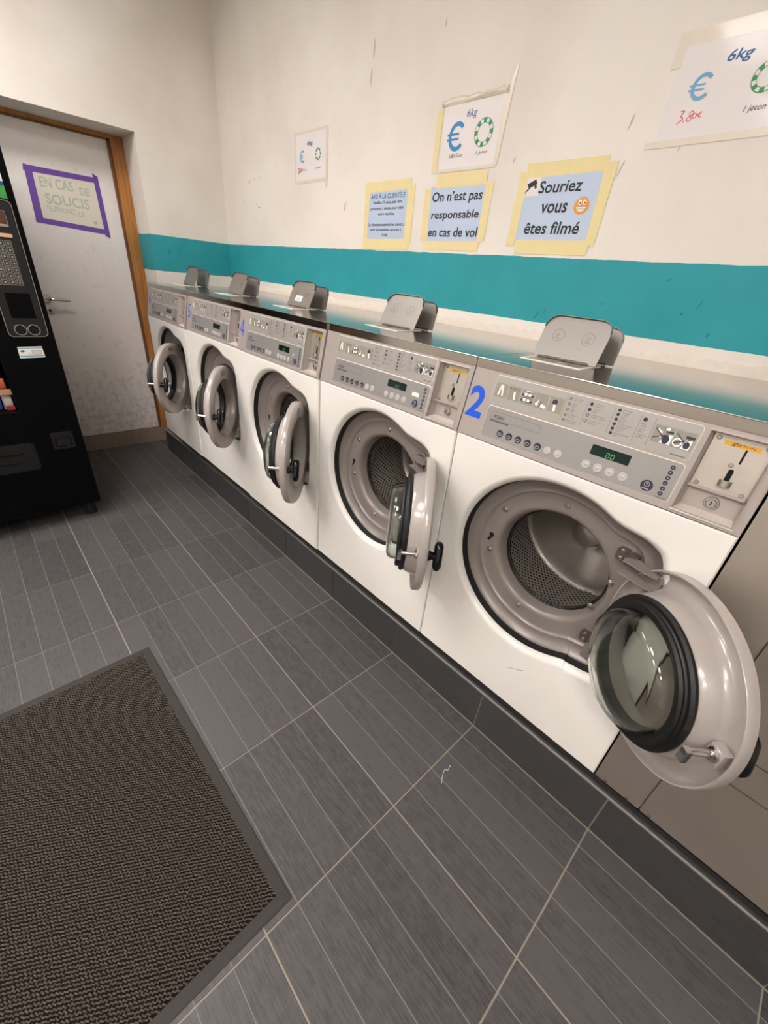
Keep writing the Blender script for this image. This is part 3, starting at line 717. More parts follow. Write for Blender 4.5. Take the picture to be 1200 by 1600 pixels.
    # coin mechanism
    u0, u1, v0, v1 = .5415, .6425, .0095, .166; dpt = -.034
    mb = MB()
    for a, b in (((u0, v0), (u0, v1)), ((u0, v1), (u1, v1)), ((u1, v1), (u1, v0)), ((u1, v0), (u0, v0))):
        sp = lambda p: (max(.5485, min(.6375, p[0])), max(.0145, min(.1635, p[1])))
        mb.add([FP(*a, -.001), FP(*b, -.001), FP(*sp(b), -.024), FP(*sp(a), -.024)], [(0, 1, 2, 3)])
    quad(mb, FP, u0, u1, v0, v1, dpt)
    a_ = rrect(u0-.004, u1+.004, v0-.004, v1+.004, .005); b_ = rrect(u0, u1, v0, v1, .001); n = len(a_)
    mb.add([FP(*p, .0003) for p in a_]+[FP(*p, .0018) for p in b_]+[FP(*p, -.003) for p in b_], [(i, (i+1) % n, n+(i+1) % n, n+i) for i in range(n)]+[(n+i, n+(i+1) % n, 2*n+(i+1) % n, 2*n+i) for i in range(n)])
    cm = mb.build('coin_mechanism', 'grey_paint', r, OR)
    hp = -.017
    mb = MB(); mb.fbox(FP, .5475, .6385, .0615, .1645, dpt, hp); mb.fbox(FP, u0+.004, u1-.004, .0585, .0635, dpt, hp+.005, 1); mb.build('coin_plate', ['plate', 'grey_paint'], cm, OR)
    mb = MB(); quad(mb, FP, .601, .6045, .120, .147, hp+.0004); mb.prism(FP, rrect(.593, .6015, .083, .108, .004), hp, hp+.0004); mb.build('coin_slot', 'black', cm, OR)
    for u, v in ((.5555, .157), (.630, .157), (.5565, .068), (.629, .068), (.5925, .1145)):
        mb = MB(); mb.cyl(FP, u, v, .004, hp, hp+.003, 14, bev=.0012); mb.build('screw', 'zinc', cm, OR, smooth=35)
    mb = MB(); mb.loft([[FP(.587+.0105*(1-cos(t)), v, hp+.011*sin(t)) for t in [pi*i/8 for i in range(9)]] for v in (.074, .086)], False); mb.loft([[FP(.589+.0085*(1-cos(t)), v, hp+.009*sin(t)) for t in [pi*i/8 for i in range(9)]] for v in (.074, .086)], False)
    mb.build('coin_cup', 'zinc', cm, OR, smooth=50)
    mb = MB(); mb.fbox(FP, u0+.003, u1-.003, .019, .0585, dpt, -.024); mb.build('cash_box_door', 'grey_paint', cm, OR)
    mb = MB(); mb.cyl(FP, .5945, .038, .0125, -.024, -.020, 26, 0, bev=.001); mb.cyl(FP, .5945, .038, .009, -.020, -.015, 22, 0, bev=.0015); mb.fbox(FP, .5935, .5955, .034, .042, -.0152, -.0147, 1); mb.build('lock', ['zinc', 'black'], cm, OR, smooth=35)
    mb = MB(); mb.add([FP(u0-.002, .0075, .003), FP(u1+.002, .0075, .003), FP(u1-.002, .0195, -.024), FP(u0+.002, .0195, -.024)], [(0, 1, 2, 3)]); mb.fbox(FP, u0-.002, u1+.002, .0055, .0078, -.006, .0035); mb.build('coin_ledge', 'edge_grey', cm, OR)
    # ---- door, built closed about its centre: X towards the hinge, Y inward, Z up
    FDr = lambda a, b, h: (a, h, b)
    mb = MB(); prof = [(.136, .0585), (.1375, .034), (.1395, .012), (.144, .003), (.152, 0), (.193, 0), (.2005, .0015), (.2045, .006), (.205, .012), (.205, .025), (.2035, .0272), (.2005, .0265), (.1985, .014), (.194, .0085), (.186, .0062), (.174, .0075), (.164, .014), (.158, .028), (.153, .048), (.147, .057)]
    mb.lathe(prof, FDr, 96, closed=True)
    door = mb.build('door', 'door_ring', r, smooth=35)
    mb = MB(); mb.lathe([(.1185, .0565), (.145, .0565), (.1495, .060), (.1505, .066), (.147, .0715), (.140, .0715), (.1375, .0745), (.139, .079), (.136, .084), (.129, .0845), (.1195, .080)], FDr, 72, closed=True); mb.build('gasket', 'rubber', door, smooth=40)
    mb = MB(); mb.lathe([(.1195, .057), (.1205, .082), (.119, .098), (.113, .110), (.102, .1155), (.06, .118), (.0002, .1185), (.0002, .1125), (.06, .112), (.100, .1095), (.108, .105), (.1125, .096), (.114, .082), (.1135, .057)], FDr, 72, closed=True); mb.build('glass_bowl', 'glass', door, smooth=50)
    # latch and handle at the free edge
    lx, lz = -.174, .004
    mb = MB(); Fl = lambda a, b, h: (lx+a, h, lz+b)
    mb.lathe([(.0002, .014), (.014, .014), (.014, .034), (.011, .036), (.0065, .036), (.0062, .082), (.0002, .082)], Fl, 20)
    mb.box(lx-.007, lx+.007, .072, .082, lz-.022, lz+.006); mb.build('latch_pin', 'chrome', door, smooth=35)
    mb = MB(); mb.box(lx-.016, lx+.012, .012, .03, lz-.016, lz+.016); mb.build('latch_block', 'door_ring', door)
    mb = MB(); mb.lathe([(.0002, .004), (.016, .004), (.015, -.006), (.011, -.010), (.011, -.02), (.0002, -.02)], Fl, 20)
    a = radians(14); loops = []
    for k in range(9):
        s = -1+2*k/8; w = .014*(1-.35*abs(s)**3)*(1 if abs(s) < .99 else .6); cx = lx+s*.04*sin(a); cz = lz+s*.04*cos(a); yy = -.028
        loops.append([(cx+w*cos(t), yy+.0125*(1 if abs(s) < .99 else .6)*sin(t), cz) for t in [2*pi*i/12 for i in range(12)]])
    mb.loft(loops); mb.add(loops[0], [tuple(range(12))]); mb.add(loops[-1], [tuple(range(12))])
    mb.build('handle', 'black_gloss', door, smooth=50)
    mb = MB(); Fo = lambda a, b, h: (a, -h, b)
    mb.prism(Fo, [(.0+.024*cos(t), .173+.0125*sin(t)) for t in [2*pi*i/28 for i in range(28)]], 0, .0015); poly(mb, Fo, [(.018*cos(t), .173+.008*sin(t)) for t in [2*pi*i/24 for i in range(24)]], .0017, 1)
    stroke(mb, Fo, -.012, .172, .012, .175, .003, .002, 2); mb.build('oval_badge', ['dark_metal', 'ink_grey', 'label_grey'], door, smooth=30)
    # hinge arms bolted to the door's inner face
    for zz in (.134, -.134):
        mb = MB(); xe = sqrt(.2**2-zz**2)
        for dz in (-.016, .016):
            mb.loft([[(x, y_, zz+dz+e) for x, y_ in ((xe-.035, .018), (xe+.022, .030), (xe+.030, .060), (xe+.018, .072), (xe+.004, .062), (xe-.02, .05), (xe-.045, .03))] for e in (-.0015, .0015)])
            mb.add([(x, y_, zz+dz+.0015) for x, y_ in ((xe-.035, .018), (xe+.022, .030), (xe+.030, .060), (xe+.018, .072), (xe+.004, .062), (xe-.02, .05), (xe-.045, .03))], [tuple(range(7))])
            mb.add([(x, y_, zz+dz-.0015) for x, y_ in ((xe-.035, .018), (xe+.022, .030), (xe+.030, .060), (xe+.018, .072), (xe+.004, .062), (xe-.02, .05), (xe-.045, .03))], [tuple(range(7))])
        mb.box(xe-.045, xe-.0, .016, .021, zz-.0175, zz+.0175)
        mb.build('hinge_arm', 'tub', door)
    return r

DOORS = {2: (.675, -.066, 136), 3: (.647, -.052, 133), 4: (.63, -.07, 134.2), 5: (.59, -.06, 136), 6: (.57, -.067, 136)}
LAB = {2: 'white washing machine with printed blue number 2, nearest, door glass facing out',
       3: 'white washing machine without a number sticker, second nearest, white label beside its green display',
       4: 'white washing machine with handwritten blue number 4 beside its panel, door half turned',
       5: 'white washing machine with handwritten blue number 5, between machines 4 and 6',
       6: 'white washing machine with faint blue number 6, farthest, beside oak door frame'}
proto = make_machine(); machines = {}
for k in range(2, 7):
    r = proto if k == 2 else copy_tree(proto)
    r.location = (-.1439-.66*(k-1), -.006 if k in (4, 6) else 0, PZ)
    tag(r, LAB[k], 'washing machine', 'coin-operated washing machines in a row')
    uc, yc, th = DOORS[k]
    d = [c for c in r.children if c.name.split('.')[0] == 'door'][0]
    d.location = (uc, yc, ZC-PZ); d.rotation_euler = (0, 0, radians(th))
    machines[k] = r
def mpart(k, name, mb, mats, **kw): return mb.build(name, mats, machines[k], OR, **kw)
# number stickers
mb = MB(); text(mb, FP, '2', .0085, .058, .0505, .132, .0006, 0, 0, .03); mpart(2, 'number_sticker', mb, 'blue')
mb = MB(); w = .0065
for s in ((.030, .134, .008, .086), (.008, .086, .042, .086), (.033, .125, .031, .064)): stroke(mb, FP, *s, w, .0006)
mpart(4, 'number_sticker', mb, 'blue')
mb = MB()
for s in ((.052, .134, .026, .134), (.026, .134, .024, .103)): stroke(mb, FP, *s, w, .0006)
ring(mb, FP, .033, .085, .013, .0195, .0006, 0, 24, -140, 120); mpart(5, 'number_sticker', mb, 'blue')
mb = MB(); ring(mb, FP, .042, .092, .010, .0165, .0006); stroke(mb, FP, .050, .138, .029, .094, w, .0006); mpart(6, 'number_sticker', mb, 'blue')
# coin labels, lit digits, stray stickers
for k in (2, 3, 4, 6):
    mb = MB(); mb.prism(FP, [(.567, .1475), (.6225, .147), (.6215, .155), (.566, .1555)], -.0168, -.0162); 
    text(mb, FP, 'JETON', .586, .613, .1488, .1535, -.0160, 1); stroke(mb, FP, .578, .1475, .583, .155, .0015, -.0160, 1); stroke(mb, FP, .5815, .1475, .5865, .155, .0015, -.0160, 1)
    mpart(k, 'token_label', mb, ['yellow', 'ink'])
def digits(k, mat):
    mb = MB()
    for u in (.3895, .3995):
        for s in ((0, 0, .006, 0), (0, .0092, .006, .0092), (0, 0, .0008, .0046), (.006, 0, .0066, .0046), (.0006, .0046, .001, .0092), (.0062, .0046, .0068, .0092)):
            stroke(mb, FP, u+s[0], .0592+s[1], u+s[2]+1e-5, .0592+s[3]+1e-5, .0012, .0017)
    mpart(k, 'lit_digits', mb, mat)
digits(2, 'led'); digits(3, 'led_dim'); digits(4, 'led_dim')
mb = MB(); mb.prism(FP, rrect(.466, .494, .0525, .064, .002), .0009, .0013); mpart(3, 'white_label', mb, 'white_print')
mb = MB(); stroke(mb, FP, .466, .050, .473, .060, .005, .0013); mpart(4, 'white_label', mb, 'white_print')
a = radians(26); exv = Vector((0, sin(a), cos(a))); env = Vector((0, -cos(a), sin(a)))
FF = lambda p, q, h: (p, .25+exv.y*q+env.y*h, 1.243+exv.z*q+env.z*h)
mb = MB(); mb.prism(FF, [(.088, .026), (.142, .026), (.142, .052), (.088, .052)], .0016, .002); 
for q in (.033, .040): quad(mb, FF, .098, .13, q, q+.003, .0022, 1)
mpart(4, 'price_sticker', mb, ['white_print', 'picto_bg'])
mb = MB(); FS = XZ(0); stroke(mb, FS, .345, .395, .375, .412, .0012, .0004); stroke(mb, FS, .375, .412, .392, .424, .0012, .0004); mpart(2, 'scratch', mb, 'ink_grey')

# ------------------------------------------------------------------ stainless washer at the right edge
iw = tag(empty('industrial_washer', (.31, 0, PZ)), 'large stainless steel washer at the right edge, beside machine 2', 'washing machine')
io = (.31, 0, PZ); x0_, x1_ = -.1415, .76
mb = MB(); mb.box(x0_, x1_, .012, .69, .262, 1.42); mb.build('cabinet', 'steel_front', iw, io)
mb = MB(); mb.box(x0_+.02, x1_-.02, .06, .65, PZ, .262); mb.build('base_frame', 'rubber', iw, io)
def plate_(name, a0, a1, z0, z1, y0=0., mat='steel_front'):
    m_ = MB(); m_.prism(XZ(.012), rrect(a0, a1, z0, z1, .003, 2), 0, .012-y0); return m_.build(name, mat, iw, io)
st = plate_('side_stile', x0_, -.0295, .262, 1.30)
plate_('kick_panel', -.0265, x1_, .262, .518)
plate_('lower_strip', -.0265, x1_, .5205, .602, .001)
up = MB(); uc_, zc_ = .37, .92
FI = lambda a, b, h: (uc_+a, .012-h, zc_+b)
rc = [(-.0265, .6045), (x1_, .6045), (x1_, 1.30), (-.0265, 1.30)]
AN2 = sorted(set([2*pi*i/96 for i in range(96)]+[math.atan2(z-zc_, u-uc_) % (2*pi) for u, z in rc]))
def rl(h):
    out = []
    for t in AN2:
        c, s = cos(t), sin(t); k = 1e9
        if c > 1e-9: k = min(k, (x1_-uc_)/c)
        if c < -1e-9: k = min(k, (-.0265-uc_)/c)
        if s > 1e-9: k = min(k, (1.30-zc_)/s)
        if s < -1e-9: k = min(k, (.6045-zc_)/s)
        out.append(FI(k*c, k*s, h))
    return out
up.loft([rl(0), rl(.011), [FI(.27*cos(t), .27*sin(t), .011) for t in AN2], [FI(.262*cos(t), .262*sin(t), .003) for t in AN2]])
up.build('front_panel', 'steel_front', iw, io, smooth=30)
mb = MB(); mb.lathe([(.15, .004), (.16, .03), (.2, .036), (.245, .03), (.255, .012), (.255, .003)], FI, 72); dr = mb.build('door', 'door_ring', iw, io, smooth=40)
mb = MB(); mb.lathe([(.15, .004), (.12, .002), (.0003, -.0)], FI, 48); mb.build('door_glass', 'black_gloss', dr, io, smooth=40)
mb = MB(); mb.box(x0_, x1_, .0, .0125, 1.303, 1.42); mb.build('control_panel', 'grey_paint', iw, io)
for xx in (-.115, -.06, -.005):
    mb = MB(); mb.cyl(XZ(0), xx, .268, .004, 0, .0025, 12, bev=.001); mb.build('screw', 'rust', st, io, smooth=35)

# ------------------------------------------------------------------ notices on the back wall
YS = YW
def F_s(a, b, h): return (a, YS-.001-h, b)
def notice(name, label, cat, x0, x1, z0, z1, paper, grp=None):
    r_ = tag(empty(name, ((x0+x1)/2, YS-.001, z0)), label, cat, grp); og = tuple(r_.location)
    mb = MB(); mb.fbox(F_s, x0, x1, z0, z1, -.0009, .0006); mb.build('sheet', paper, r_, og)
    return r_, og
_lay = [0]
def strip(r_, og, pts, mat, h=.0009, name='tape'):
    _lay[0] = (_lay[0]+1) % 4; k = .00013*_lay[0]
    mb = MB(); mb.prism(F_s, pts, .0004+k, h+k); return mb.build(name, mat, r_, og)
def lines(r_, og, items, name='lettering'):
    for st, a0, a1, b0, b1, mat, sh, bo in items:
        if st == '€':
            mb = MB(); cx = a0+(a1-a0)*.6; cz = (b0+b1)/2; ry = (b1-b0)/2; rx = ry*.92; k = .66
            A = [radians(42+276*i/28) for i in range(29)]
            vs = [F_s(cx+rx*cos(t), cz+ry*sin(t), .0014) for t in A]+[F_s(cx+rx*k*cos(t), cz+ry*(k+.03)*sin(t), .0014) for t in A]
            mb.add(vs, [(i, i+1, 30+i, 29+i) for i in range(28)])
            for q in (.17, -.17): quad(mb, F_s, a0, a0+(a1-a0)*.72, cz+ry*q-ry*.075, cz+ry*q+ry*.075, .0016)
            mb.build('euro_sign', mat, r_, og); continue
        mb = MB(); text(mb, F_s, st, a0, a1, b0, b1, .0014, 0, sh, bo); mb.build(name, mat, r_, og)
def q4(x0, x1, z0, z1, j=.003):
    rj = lambda: random.uniform(-j, j)
    return [(x0+rj(), z0+rj()), (x1+rj(), z0+rj()), (x1+rj(), z1+rj()), (x0+rj(), z1+rj())]

n_, og = notice('customer_notice', 'small pale blue notice headed AVIS A LA CLIENTELE framed in masking tape', 'notice', -2.062, -1.788, 1.56, 1.757, 'paper_blue', 'blue notices in masking tape')
for t in ((-2.088, -1.775, 1.751, 1.79), (-2.088, -1.77, 1.522, 1.565), (-2.087, -2.055, 1.53, 1.78), (-1.793, -1.75, 1.532, 1.766)): strip(n_, og, q4(*t), 'masking')
lines(n_, og, [('AVIS À LA CLIENTÈLE', -2.042, -1.807, 1.724, 1.748, 'deep_ink', .0, .009), ('Veuillez s’il vous plaît être', -2.025, -1.824, 1.700, 1.717, 'ink', .12, .006), ('présent(e) à temps pour vider', -2.042, -1.810, 1.677, 1.693, 'ink', .12, .006),
  ('votre machine.', -1.984, -1.867, 1.659, 1.671, 'ink', .12, .006), ('La direction autorise les clients à', -2.049, -1.798, 1.616, 1.629, 'ink', .12, .006), ('vider les machines qui sont à', -2.036, -1.815, 1.593, 1.607, 'ink', .12, .006), ('l’arrêt.', -1.952, -1.904, 1.574, 1.587, 'ink', .12, .006)])
n_, og = notice('theft_notice', 'pale blue notice reading On n’est pas responsable en cas de vol, taped above machine 3', 'notice', -1.655, -1.36, 1.553, 1.752, 'paper_blue', 'blue notices in masking tape')
for t in ((-1.625, -1.37, 1.747, 1.794), (-1.664, -1.36, 1.527, 1.561), (-1.688, -1.648, 1.56, 1.745), (-1.37, -1.333, 1.557, 1.754)): strip(n_, og, q4(*t), 'masking')
lines(n_, og, [('On n’est pas', -1.640, -1.378, 1.689, 1.733, 'ink', .05, .018), ('responsable', -1.634, -1.381, 1.631, 1.668, 'ink', .05, .018), ('en cas de vol', -1.640, -1.374, 1.575, 1.609, 'ink', .05, .018)])
n_, og = notice('camera_notice', 'pale blue notice reading Souriez vous êtes filmé with a smiling face', 'notice', -1.202, -.905, 1.562, 1.76, 'paper_blue', 'blue notices in masking tape')
for t in ((-1.2, -.914, 1.754, 1.792), (-1.186, -.9, 1.525, 1.569), (-1.226, -1.19, 1.546, 1.771), (-.918, -.883, 1.552, 1.776)): strip(n_, og, q4(*t), 'masking')
lines(n_, og, [('Souriez', -1.137, -.977, 1.706, 1.741, 'ink', .08, .018), ('vous', -1.111, -1.013, 1.648, 1.676, 'ink', .08, .018), ('êtes filmé', -1.161, -.950, 1.586, 1.623, 'ink', .08, .018)])
mb = MB(); quad(mb, F_s, -1.197, -1.135, 1.70, 1.752, .0009); mb.build('symbol_square', 'paper_white', n_, og)
mb = MB(); poly(mb, F_s, [(-1.187, 1.735), (-1.155, 1.748), (-1.147, 1.734), (-1.178, 1.722)], .0012); poly(mb, F_s, [(-1.158, 1.729), (-1.15, 1.733), (-1.146, 1.723), (-1.153, 1.72)], .0012); stroke(mb, F_s, -1.172, 1.727, -1.184, 1.715, .005, .0012); stroke(mb, F_s, -1.184, 1.717, -1.191, 1.706, .004, .0012); stroke(mb, F_s, -1.183, 1.727, -1.15, 1.741, .002, .0014)
mb.build('camera_symbol', 'ink', n_, og)
mb = MB(); disc(mb, F_s, -.963, 1.6655, .0265, .0011, 0, 28, .0245); mb.build('smiling_face', 'orange', n_, og)
mb = MB(); disc(mb, F_s, -.971, 1.675, .006, .0013, 0, 14, .0075); disc(mb, F_s, -.955, 1.675, .006, .0013, 0, 14, .0075); poly(mb, F_s, [(-.981, 1.664)]+[(-.963+.018*cos(t), 1.664+.014*sin(t)) for t in [pi+pi*i/10 for i in range(11)]]+[(-.945, 1.664)], .0013); mb.build('face_white', 'white_print', n_, og)
mb = MB(); disc(mb, F_s, -.970, 1.674, .0028, .0015, 0, 10); disc(mb, F_s, -.954, 1.674, .0028, .0015, 0, 10); stroke(mb, F_s, -.981, 1.6635, -.945, 1.6635, .0014, .0015); stroke(mb, F_s, -.979, 1.657, -.947, 1.657, .001, .0015); mb.build('face_lines', 'ink', n_, og)

def chip(r_, og, a, b, R, h=.0014):
    mb = MB(); ring(mb, F_s, a, b, R*.64, R, h, 0, 48); mb.build('token_ring', 'green_ink', r_, og)
    mb = MB()
    for i in range(8): ring(mb, F_s, a, b, R*.68, R*.94, h+.0002, 0, 64, 45*i+12, 45*i+33)
    mb.build('token_patch', 'paper_white', r_, og)
PR = 'price notices for six kilo machines'
n_, og = notice('price_notice', 'white 6kg price sheet in a crumpled plastic sleeve above the theft notice', 'notice', -1.628, -1.352, 1.806, 2.0, 'paper_white', PR)
strip(n_, og, q4(-1.662, -1.634, 1.797, 1.997, .002), 'masking')
mb = MB(); nn = 26; lo = []
for i in range(nn+1):
    x = -1.642+(.302)*i/nn; w1 = random.uniform(-.004, .004)
    lo.append([(x, YS-.002, 2.0), (x, YS-.006+w1*.5, 2.004+w1), (x, YS-.009+w1, 2.011+w1), (x, YS-.004, 2.018+w1*1.3), (x, YS-.002, 2.021+w1)])
mb.loft(lo, False); mb.build('plastic_sleeve_fold', 'masking_old', n_, og, smooth=60)
strip(n_, og, [(-1.354, 1.80), (-1.338, 1.80), (-1.316, 2.075), (-1.338, 2.03), (-1.352, 2.01)], 'masking_old', .0008, 'plastic_sleeve_edge')
strip(n_, og, q4(-1.66, -1.345, 1.7965, 1.807, .001), 'masking_old', .0008, 'plastic_sleeve_edge')
lines(n_, og, [('6kg', -1.513, -1.464, 1.950, 1.979, 'deep_ink', .2, .0), ('€', -1.598, -1.517, 1.860, 1.950, 'sky_ink', .0, .006), ('3,80 Euro', -1.578, -1.509, 1.838, 1.852, 'ink', .12, 0), ('1 Jeton', -1.443, -1.390, 1.838, 1.851, 'ink', .12, 0)]); chip(n_, og, -1.4215, 1.9035, .0425)
n_, og = notice('price_notice', 'small faded 6kg price sheet with red pen, farthest left above machine 4', 'notice', -2.71, -2.422, 1.832, 2.034, 'paper_white', PR)
for t in ((-2.722, -2.41, 2.03, 2.044), (-2.722, -2.408, 1.822, 1.834), (-2.722, -2.706, 1.83, 2.034), (-2.426, -2.406, 1.79, 2.036)): strip(n_, og, q4(*t, .003), 'masking_old', .0008)
lines(n_, og, [('6kg', -2.596, -2.545, 1.974, 1.998, 'deep_ink', .1, .015), ('€', -2.663, -2.625, 1.91, 1.964, 'pale_ink', 0, .004), ('1 jeton', -2.514, -2.471, 1.873, 1.885, 'ink', .1, 0), ('Euro', -2.632, -2.602, 1.875, 1.884, 'ink', 0, 0)]); chip(n_, og, -2.4945, 1.937, .0265)
mb = MB()
for s in ((-2.688, 1.889, -2.668, 1.889), (-2.668, 1.889, -2.68, 1.879), (-2.68, 1.879, -2.666, 1.872), (-2.666, 1.872, -2.688, 1.864), (-2.662, 1.887, -2.652, 1.87), (-2.652, 1.888, -2.664, 1.87), (-2.648, 1.886, -2.64, 1.873), (-2.686, 1.87, -2.64, 1.884)): stroke(mb, F_s, *s, .003, .0013)
mb.build('red_scribble', 'red_ink', n_, og)
n_, og = notice('price_notice', 'large white 6kg price sheet with red handwritten 3,80 euro at top right', 'notice', -.792, -.495, 1.812, 2.012, 'paper_white', PR)
for t in ((-.81, -.49, 2.004, 2.036), (-.815, -.49, 1.796, 1.813), (-.808, -.786, 1.965, 2.03)): strip(n_, og, q4(*t, .002), 'masking_old', .0008)
lines(n_, og, [('6kg', -.676, -.620, 1.951, 1.979, 'deep_ink', .2, .014), ('€', -.745, -.693, 1.889, 1.945, 'pale_ink', 0, .006), ('1 jeton', -.596, -.549, 1.847, 1.863, 'ink', .2, 0)]); chip(n_, og, -.5725, 1.9145, .031)
mb = MB(); F3 = F_s
for s in ((-.747, 1.871, -.737, 1.872), (-.737, 1.872, -.743, 1.861), (-.743, 1.861, -.735, 1.855), (-.735, 1.855, -.748, 1.845), (-.730, 1.852, -.733, 1.846)): stroke(mb, F3, *s, .0022, .0013)
ring(mb, F3, -.720, 1.853, .0042, .0062, .0013, 0, 16); ring(mb, F3, -.717, 1.864, .0036, .0056, .0013, 0, 16); ring(mb, F3, -.708, 1.858, .004, .006, .0013, 0, 16); ring(mb, F3, -.694, 1.859, .004, .006, .0013, 0, 16, 60, 300); stroke(mb, F3, -.704, 1.859, -.692, 1.86, .0018, .0013)
mb.build('red_handwriting', 'red_ink', n_, og)

# note on the door in purple tape
dn = tag(empty('door_note', (-3.929, -.215, 1.5)), 'handwritten cream note framed with purple tape on the door', 'notice'); og = (-3.929, -.215, 1.5)
def F_d(a, b, h): return (-3.929+h, a, b)
mb = MB(); mb.fbox(F_d, -.385, -.05, 1.512, 1.785, -.0009, .0006); mb.build('sheet', 'paper_cream', dn, og)
for pts in ([(-.412, 1.762), (-.03, 1.765), (-.03, 1.793), (-.406, 1.793)], [(-.414, 1.506), (-.374, 1.508), (-.368, 1.79), (-.404, 1.796)], [(-.415, 1.508), (-.03, 1.486), (-.03, 1.514), (-.413, 1.536)], [(-.046, 1.478), (-.018, 1.466), (-.024, 1.80), (-.052, 1.815)]):
    mb = MB(); mb.prism(F_d, pts, .0003+.00015*len(dn.children), .0009+.00015*len(dn.children)); mb.build('purple_tape', 'purple', dn, og)
mb = MB(); text(mb, F_d, 'EN CAS', -.345, -.175, 1.695, 1.748, .0009, 0, 0, .02); text(mb, F_d, 'DE', -.142, -.09, 1.685, 1.728, .0009, 0, 0, .03); text(mb, F_d, 'SOUCIS', -.335, -.105, 1.613, 1.668, .0009, 0, 0, .02)
text(mb, F_d, 'TELEPHONEZ', -.345, -.19, 1.575, 1.604, .0009, 0, 0, .012); text(mb, F_d, 'LE', -.175, -.145, 1.568, 1.594, .0009, 0, 0, .012); disc(mb, F_d, -.09, 1.545, .011, .0009)
mb.build('handwriting', 'faint_ink', dn, og)['kind'] = 'stuff'

# ------------------------------------------------------------------ vending machine
XV = -2.8; VR, VL = -.62, -1.52
vo = (-3.2, -1.07, 0)
vm = tag(empty('vending_machine', vo), 'tall black vending machine standing in front of the door', 'vending machine')
FV = YZ(XV)
mb = MB(); mb.box(-3.6, -2.86, VL+.005, VR-.012, .10, .645); mb.box(-3.6, -2.86, -.84, VR-.012, .645, 1.83); mb.box(-3.6, -2.86, VL+.005, -1.45, .645, 1.83); mb.box(-3.6, -2.86, -1.45, -.84, 1.7, 1.83); mb.box(-3.6, -3.4, -1.45, -.84, .645, 1.7)
mb.build('cabinet', 'vend', vm, vo, weld=False)
# front door frame with window opening
mb = MB(); wn = (-1.45, -.846, .662, 1.69)
ys_ = [VL, wn[0], wn[1], VR]; zs_ = [.101, wn[2], wn[3], 1.84]
for i in range(3):
    for j in range(3):
        if (i, j) == (1, 1): continue
        for h in (0, -.055): quad(mb, FV, ys_[i], ys_[i+1], zs_[j], zs_[j+1], h)
for a, b in (((VL, .101), (VR, .101)), ((VR, .101), (VR, 1.84)), ((VR, 1.84), (VL, 1.84)), ((VL, 1.84), (VL, .101)), ((wn[0], wn[2]), (wn[1], wn[2])), ((wn[1], wn[2]), (wn[1], wn[3])), ((wn[1], wn[3]), (wn[0], wn[3])), ((wn[0], wn[3]), (wn[0], wn[2]))):
    mb.add([FV(*a, 0), FV(*b, 0), FV(*b, -.055), FV(*a, -.055)], [(0, 1, 2, 3)])
vd = mb.build('front_door', 'vend', vm, vo)
mb = MB(); mb.fbox(FV, wn[0], wn[1], wn[2], wn[3], -.03, -.025); mb.build('window_pane', 'vglass', vm, vo)
for yy in (VR-.05, VL+.05):
    for xx in (-2.88, -3.52):
        mb = MB(); mb.cyl(lambda a, b, h: (xx+a, yy+b, h), 0, 0, .028, 0, .102, 16); mb.build('foot', 'rubber', vm, vo, smooth=40)
mb = MB(); mb.fbox(FV, -.783, -.645, 1.012, 1.532, 0, .001); mb.build('control_plate', 'vend_panel', vd, vo)
mb = MB(); a_ = rrect(-.788, -.640, 1.007, 1.537, .018); b_ = rrect(-.7855, -.6425, 1.0095, 1.5345, .016); n = len(a_)
mb.add([FV(*p, .0014) for p in a_]+[FV(*p, .0014) for p in b_], [(i, (i+1) % n, n+(i+1) % n, n+i) for i in range(n)]); mb.build('silver_outline', 'silver', vd, vo)
mb = MB(); mb.fbox(FV, -.765, -.6715, 1.443, 1.497, .001, .002); quad(mb, FV, -.765, -.6715, 1.443, 1.450, .0023, 1)
a_ = rrect(-.767, -.6695, 1.441, 1.499, .006); b_ = rrect(-.7655, -.671, 1.4425, 1.4975, .005); n = len(a_)
mb.add([FV(*p, .0024) for p in a_]+[FV(*p, .0024) for p in b_], [(i, (i+1) % n, n+(i+1) % n, n+i) for i in range(n)], 1); mb.build('price_display', ['brown_glow', 'silver'], vd, vo)
mb = MB(); mb.prism(FV, rrect(-.77, -.667, 1.403, 1.417, .006), .001, .006); mb.build('reader_strip', 'shelf', vd, vo)
for i in range(7):
    for j in range(4):
        ky, kz = -.689-.0255*j, 1.3802-.0247*i
        mb = MB(); mb.prism(FV, rrect(ky-.0115, ky+.0115, kz-.0115, kz+.0115, .0015, 2), .001, .0025); quad(mb, FV, ky-.0078, ky+.0078, kz-.0078, kz+.0078, .0028, 1); disc(mb, FV, ky, kz, .0038, .003, 2, 8)
        mb.build('key', ['key', 'key_face', 'silver'], vd, vo)
mb = MB(); mb.fbox(FV, -.757, -.668, 1.087, 1.190, .001, .0022); mb.fbox(FV, -.747, -.678, 1.1, 1.178, .0022, .003); mb.build('note_slot_cover', 'vend', vd, vo)
for cy in (-.739, -.69):
    mb = MB(); Fc = lambda a, b, h, cy=cy: FV(cy+a, 1.037+b, h)
    mb.lathe([(.0235, .0015), (.0225, .003), (.0205, .0028), (.0203, -.0), (.019, .0012)], Fc, 32); mb.lathe([(.0205, .0013), (.0002, .0013)], Fc, 24, 1); mb.build('coin_cup', ['silver', 'black'], vd, vo, smooth=40)
mb = MB(); mb.prism(FV, [(-.775, .913), (-.678, .914), (-.681, .964), (-.773, .963)], 0, .0008); quad(mb, FV, -.773, -.682, .955, .959, .001, 1); quad(mb, FV, -.773, -.68, .919, .924, .001, 1); disc(mb, FV, -.758, .944, .008, .0012, 2, 14, .005)
for a in (-.74, -.735): quad(mb, FV, a, a+.02, .93, .932, .001, 3)
